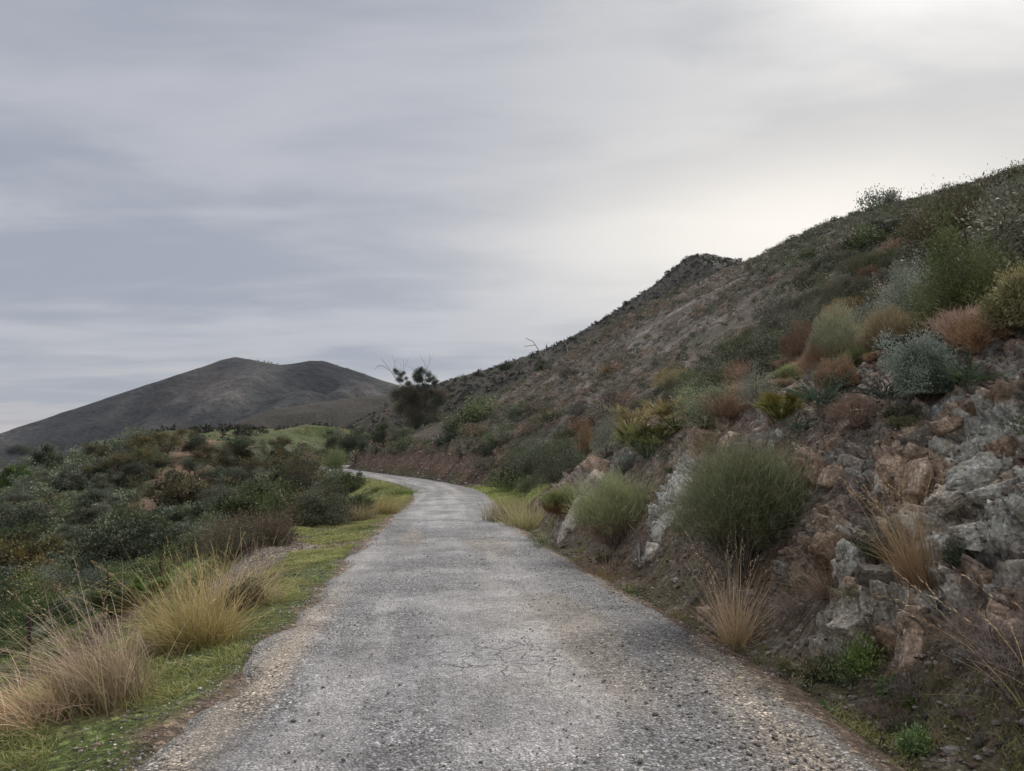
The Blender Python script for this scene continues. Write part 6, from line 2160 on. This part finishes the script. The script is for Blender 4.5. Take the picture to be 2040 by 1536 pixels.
# ------------------------------------------------------------------ trees of the valley, the hillock and the end of the road
def valley_trees():
    rng = np.random.default_rng(1100)
    kinds = {
        'oak': [tree(1101 + k, 1.0, 1.0, OAK, 0.030, 0.018, 9000, 0.035, crown0=0.3, clump_sig=0.075, fork=0.22, depth=4) for k in range(2)],
        'olive': [tree(1111 + k, 1.0, 1.1, [(0.10, 0.118, 0.085), (0.125, 0.14, 0.105), (0.07, 0.085, 0.055)], 0.028, 0.014, 9000, 0.03, clump_sig=0.08, fork=0.18, depth=4) for k in range(2)],
        'dark': [tree(1121 + k, 1.0, 0.9, DRK, 0.032, 0.02, 10000, 0.035, clump_sig=0.09, fork=0.16, depth=4) for k in range(2)]}
    src = {}
    def one(kind, u, v, h, lab, grp=None, name=None):
        g = hit(u, v)
        H = metres(g, h)
        k = int(rng.integers(0, 2))
        c = None
        nm = name or {'oak': 'oak_tree', 'olive': 'wild_olive_tree', 'dark': 'evergreen_tree'}[kind]
        key = (kind, k)
        if key not in src:
            src[key] = plant(nm, kinds[kind][k], g, lab, 'tree', grp, rng.uniform(0, 6.28), H)
        else:
            c = copy_thing(src[key], g, rng.uniform(0, 6.28), H, lab, grp)
            if not grp and 'group' in c:
                del c['group']
        o = src[key] if c is None else c
        if grp:
            TO_NAME.append((o, {'oak': 'brown oak tree', 'olive': 'grey wild olive tree', 'dark': 'dark evergreen tree'}[kind], u, v - h / 2))
    A = [('oak', 432, 945, 62, 'spreading brown oak in the middle of the hillock right of the bare strip'),
         ('oak', 310, 1020, 62, 'lone dark stemmed oak in the valley below the bare strip'),
         ('oak', 335, 915, 58, 'brown oak on the hillock just left of the bare strip'),
         ('oak', 272, 925, 60, 'oak on the left shoulder of the hillock'),
         ('oak', 372, 890, 38, 'small oak at the top of the bare strip'),
         ('oak', 300, 950, 60, 'oak low on the hillock left of the bare strip'),
         ('oak', 240, 960, 62, 'oak at the left foot of the hillock'),
         ('oak', 205, 930, 50, 'oak on the far valley edge left of the hillock'),
         ('olive', 262, 890, 34, 'dark rounded tree on the skyline of the left shoulder of the hillock'),
         ('dark', 393, 868, 22, 'dark small tree on the very top left of the green meadow'),
         ('dark', 664, 912, 46, 'dark rounded tree left of the evergreen at the road end'),
         ('dark', 708, 925, 60, 'large dark evergreen where the road disappears'),
         ('olive', 690, 900, 44, 'grey tree behind the large evergreen at the road end'),
         ('dark', 765, 890, 52, 'dark tree above the road end left of the gum tree'),
         ('dark', 748, 905, 46, 'dark tree directly above where the road vanishes'),
         ('olive', 720, 880, 36, 'grey green tree on the slope behind the road end'),
         ('olive', 795, 888, 40, 'grey green tree at the foot of the gum tree'),
         ('oak', 560, 905, 40, 'brown oak on the right side of the hillock'),
         ('olive', 470, 1030, 66, 'pale grey wild olive in the valley in front of the hillock'),
         ('oak', 540, 960, 50, 'brown oak just left of the tall oak bush'),
         ('dark', 660, 875, 18, 'tiny dark tree at the right end of the meadow'),
         ('dark', 1010, 755, 34, 'dark tree on the ridge slope right of the gum tree'),
         ('dark', 1085, 745, 30, 'dark tree on the edge of the slope below the snags'),
         ('olive', 1100, 742, 24, 'olive green tree right of the dark tree below the snags')]
    for i, (k, u, v, h, lab) in enumerate(A):
        one(k, u, v, h, lab)
    # trees along the far edge of the valley, dark and pale in a loose line
    for i in range(46):
        u = rng.uniform(-40, 560)
        v = rng.uniform(918, 1060) if u < 260 else rng.uniform(900, 1040)
        k = rng.choice(['oak', 'olive', 'olive', 'dark'])
        lab, grp = {'oak': ('brown oak scattered through the valley brush', 'brown oaks in the valley brush'), 'olive': ('grey green wild olive tree in the valley brush', 'wild olive trees in the valley brush'),
                    'dark': ('dark evergreen tree in the valley brush', 'dark evergreens in the valley brush')}[k]
        one(k, u, v, rng.uniform(30, 50), lab, grp)
    # lone trees on the crest of the far mountain
    sm_ = tree(1131, 1.0, 0.8, DRK, 0.12, 0.09, 500, 0.04, clump_sig=0.12, fork=0.3, depth=2)
    first = None
    LONE = ['leftmost of the row right of the left summit', 'second in the row right of the left summit', 'third in the row right of the left summit', 'fourth in the row right of the left summit',
            'last of the row, in the saddle', 'standing on the right summit', 'just right of the right summit', 'on the slope right of the right summit', 'alone on the long left slope', 'lowest one on the right slope']
    for i, (u, v, h) in enumerate([(514, 719, 6), (527, 723, 6), (535, 725, 7), (541, 726, 7), (553, 728, 6), (640, 720, 4), (672, 727, 5), (693, 735, 5), (321, 772, 6), (726, 745, 4)]):
        d = ray(u, v)
        h0 = None
        for dv in range(-6, 14):
            gg = hit(u, v + dv)
            if gg[1] < 2400 and gg[1] > 900:
                h0 = gg
                break
        if h0 is None:
            continue
        lab = 'tiny mountain crest tree, ' + LONE[i]
        if first is None:
            first = plant('lone_tree', {'crown': sm_['crown']}, h0 - np.array([0, 0, 0.5]), lab, 'tree', 'lone trees on the mountain crest', 0, metres(h0, h) * 0.55)
        else:
            copy_thing(first, h0 - np.array([0, 0, 0.5]), i, metres(h0, h) * 0.55, lab, 'lone trees on the mountain crest')


valley_trees()


# ------------------------------------------------------------------ each shrub is told apart by the landmark it stands nearest to
MARKS = [(830, 790, 'the gum tree'), (715, 905, 'the end of the road'), (606, 940, 'the tall dark oak bush'), (705, 990, 'the dark fan palm'), (470, 1070, 'the wide brown green bush'), (395, 1190, 'the green and gold grass tuft'),
         (150, 1330, 'the golden grass tuft'), (235, 1175, 'the far fence post'), (78, 1230, 'the near fence post'), (225, 1120, 'the dwarf palm thicket'), (362, 940, 'the bare brown strip'), (432, 910, 'the spreading hillock oak'),
         (310, 990, 'the lone valley oak'), (520, 868, 'the green meadow'), (262, 875, 'the round tree on the hillock skyline'), (15, 930, 'the left end of the treeline'), (15, 1090, 'the middle of the left edge'), (150, 1010, 'the valley floor'),
         (470, 1000, 'the pale wild olive'), (566, 1010, 'the grey dead trunk'), (1065, 700, 'the bent snag'), (1130, 690, 'the short snag'), (1020, 1005, 'the yellow grass clumps'), (1168, 865, 'the narrow rust shrub'),
         (1300, 845, 'the large dark dwarf palm'), (1480, 740, 'the pink dry tangle'), (1552, 790, 'the yellow palm'), (1600, 680, 'the rust mound'), (1820, 580, 'the tall silver shrub'), (1925, 540, 'the bright green broom'),
         (1900, 400, 'the olive bush on the skyline'), (1470, 540, 'the notch beside the peak'), (1700, 482, 'the pale broken stump'), (1735, 440, 'the hooked dead branch'), (1840, 720, 'the blue grey shrub'), (860, 925, 'the red roadside cut'),
         (960, 968, 'the bright grass at the bend'), (1250, 660, 'the bare stony slope'), (1150, 790, 'the foot of the stony slope'), (1380, 640, 'the top of the stony slope'), (2030, 480, 'the right edge silver shrub'),
         (1470, 1000, 'the big green bush'), (1222, 1020, 'the broom with a brown underside'), (1455, 1210, 'the tall straw tuft'), (1790, 1060, 'the leaning dry grass'), (1810, 940, 'the pinkish block cluster'),
         (1765, 1190, 'the rough grey boulder'), (1990, 1320, 'the grey twig bush'), (1150, 1010, 'the farthest pale outcrop'), (1330, 1050, 'the slab left of the big bush'), (1590, 1190, 'the purplish tufts'), (1730, 1360, 'the green weeds in the ditch')]
ORD = ['closest', 'second closest', 'third closest', 'fourth closest', 'fifth closest', 'sixth closest', 'seventh closest', 'eighth closest', 'ninth closest', 'tenth closest', 'eleventh closest', 'twelfth closest']


def name_all():
    boxes = {}
    for o, what, u, v in TO_NAME:
        d, k = min((math.hypot(u - m[0], v - m[1]), i) for i, m in enumerate(MARKS))
        du, dv = u - MARKS[k][0], v - MARKS[k][1]
        side = ('right of' if du > 0 else 'left of') if abs(du) > abs(dv) else ('below' if dv > 0 else 'above')
        boxes.setdefault((what, k, side), []).append((d, o.name, o))
    for (what, k, side), L in boxes.items():
        for j, (d, _, o) in enumerate(sorted(L, key=lambda q: q[:2])):
            o['label'] = f'{what} {side} {MARKS[k][2]}' if len(L) == 1 else f'{what} {ORD[min(j, 11)]} {side} {MARKS[k][2]}' if j < 12 else f'{what} far {side} {MARKS[k][2]}'


name_all()


# ------------------------------------------------------------------ the air between here and the mountain
def haze():
    m = bpy.data.materials.new('thin_haze')
    m.use_nodes = True
    N = NT(m.node_tree)
    N.n.clear()
    out = N.node('ShaderNodeOutputMaterial')
    v = N.node('ShaderNodeVolumePrincipled')
    v.inputs['Color'].default_value = (0.72, 0.82, 1.0, 1)
    v.inputs['Density'].default_value = 0.00004
    N.link(v.outputs[0], out.inputs['Volume'])
    a, z0, z1 = 5100.0, -60.0, 290.0
    V = [(x, y, z) for z in (z0, z1) for x, y in ((-a, -a), (a, -a), (a, a), (-a, a))]
    F = [[3, 2, 1, 0], [4, 5, 6, 7], [0, 1, 5, 4], [1, 2, 6, 5], [2, 3, 7, 6], [3, 0, 4, 7]]
    tag(link('haze', mesh('haze', V, F), m), kind='stuff')


if HAZE:
    haze()
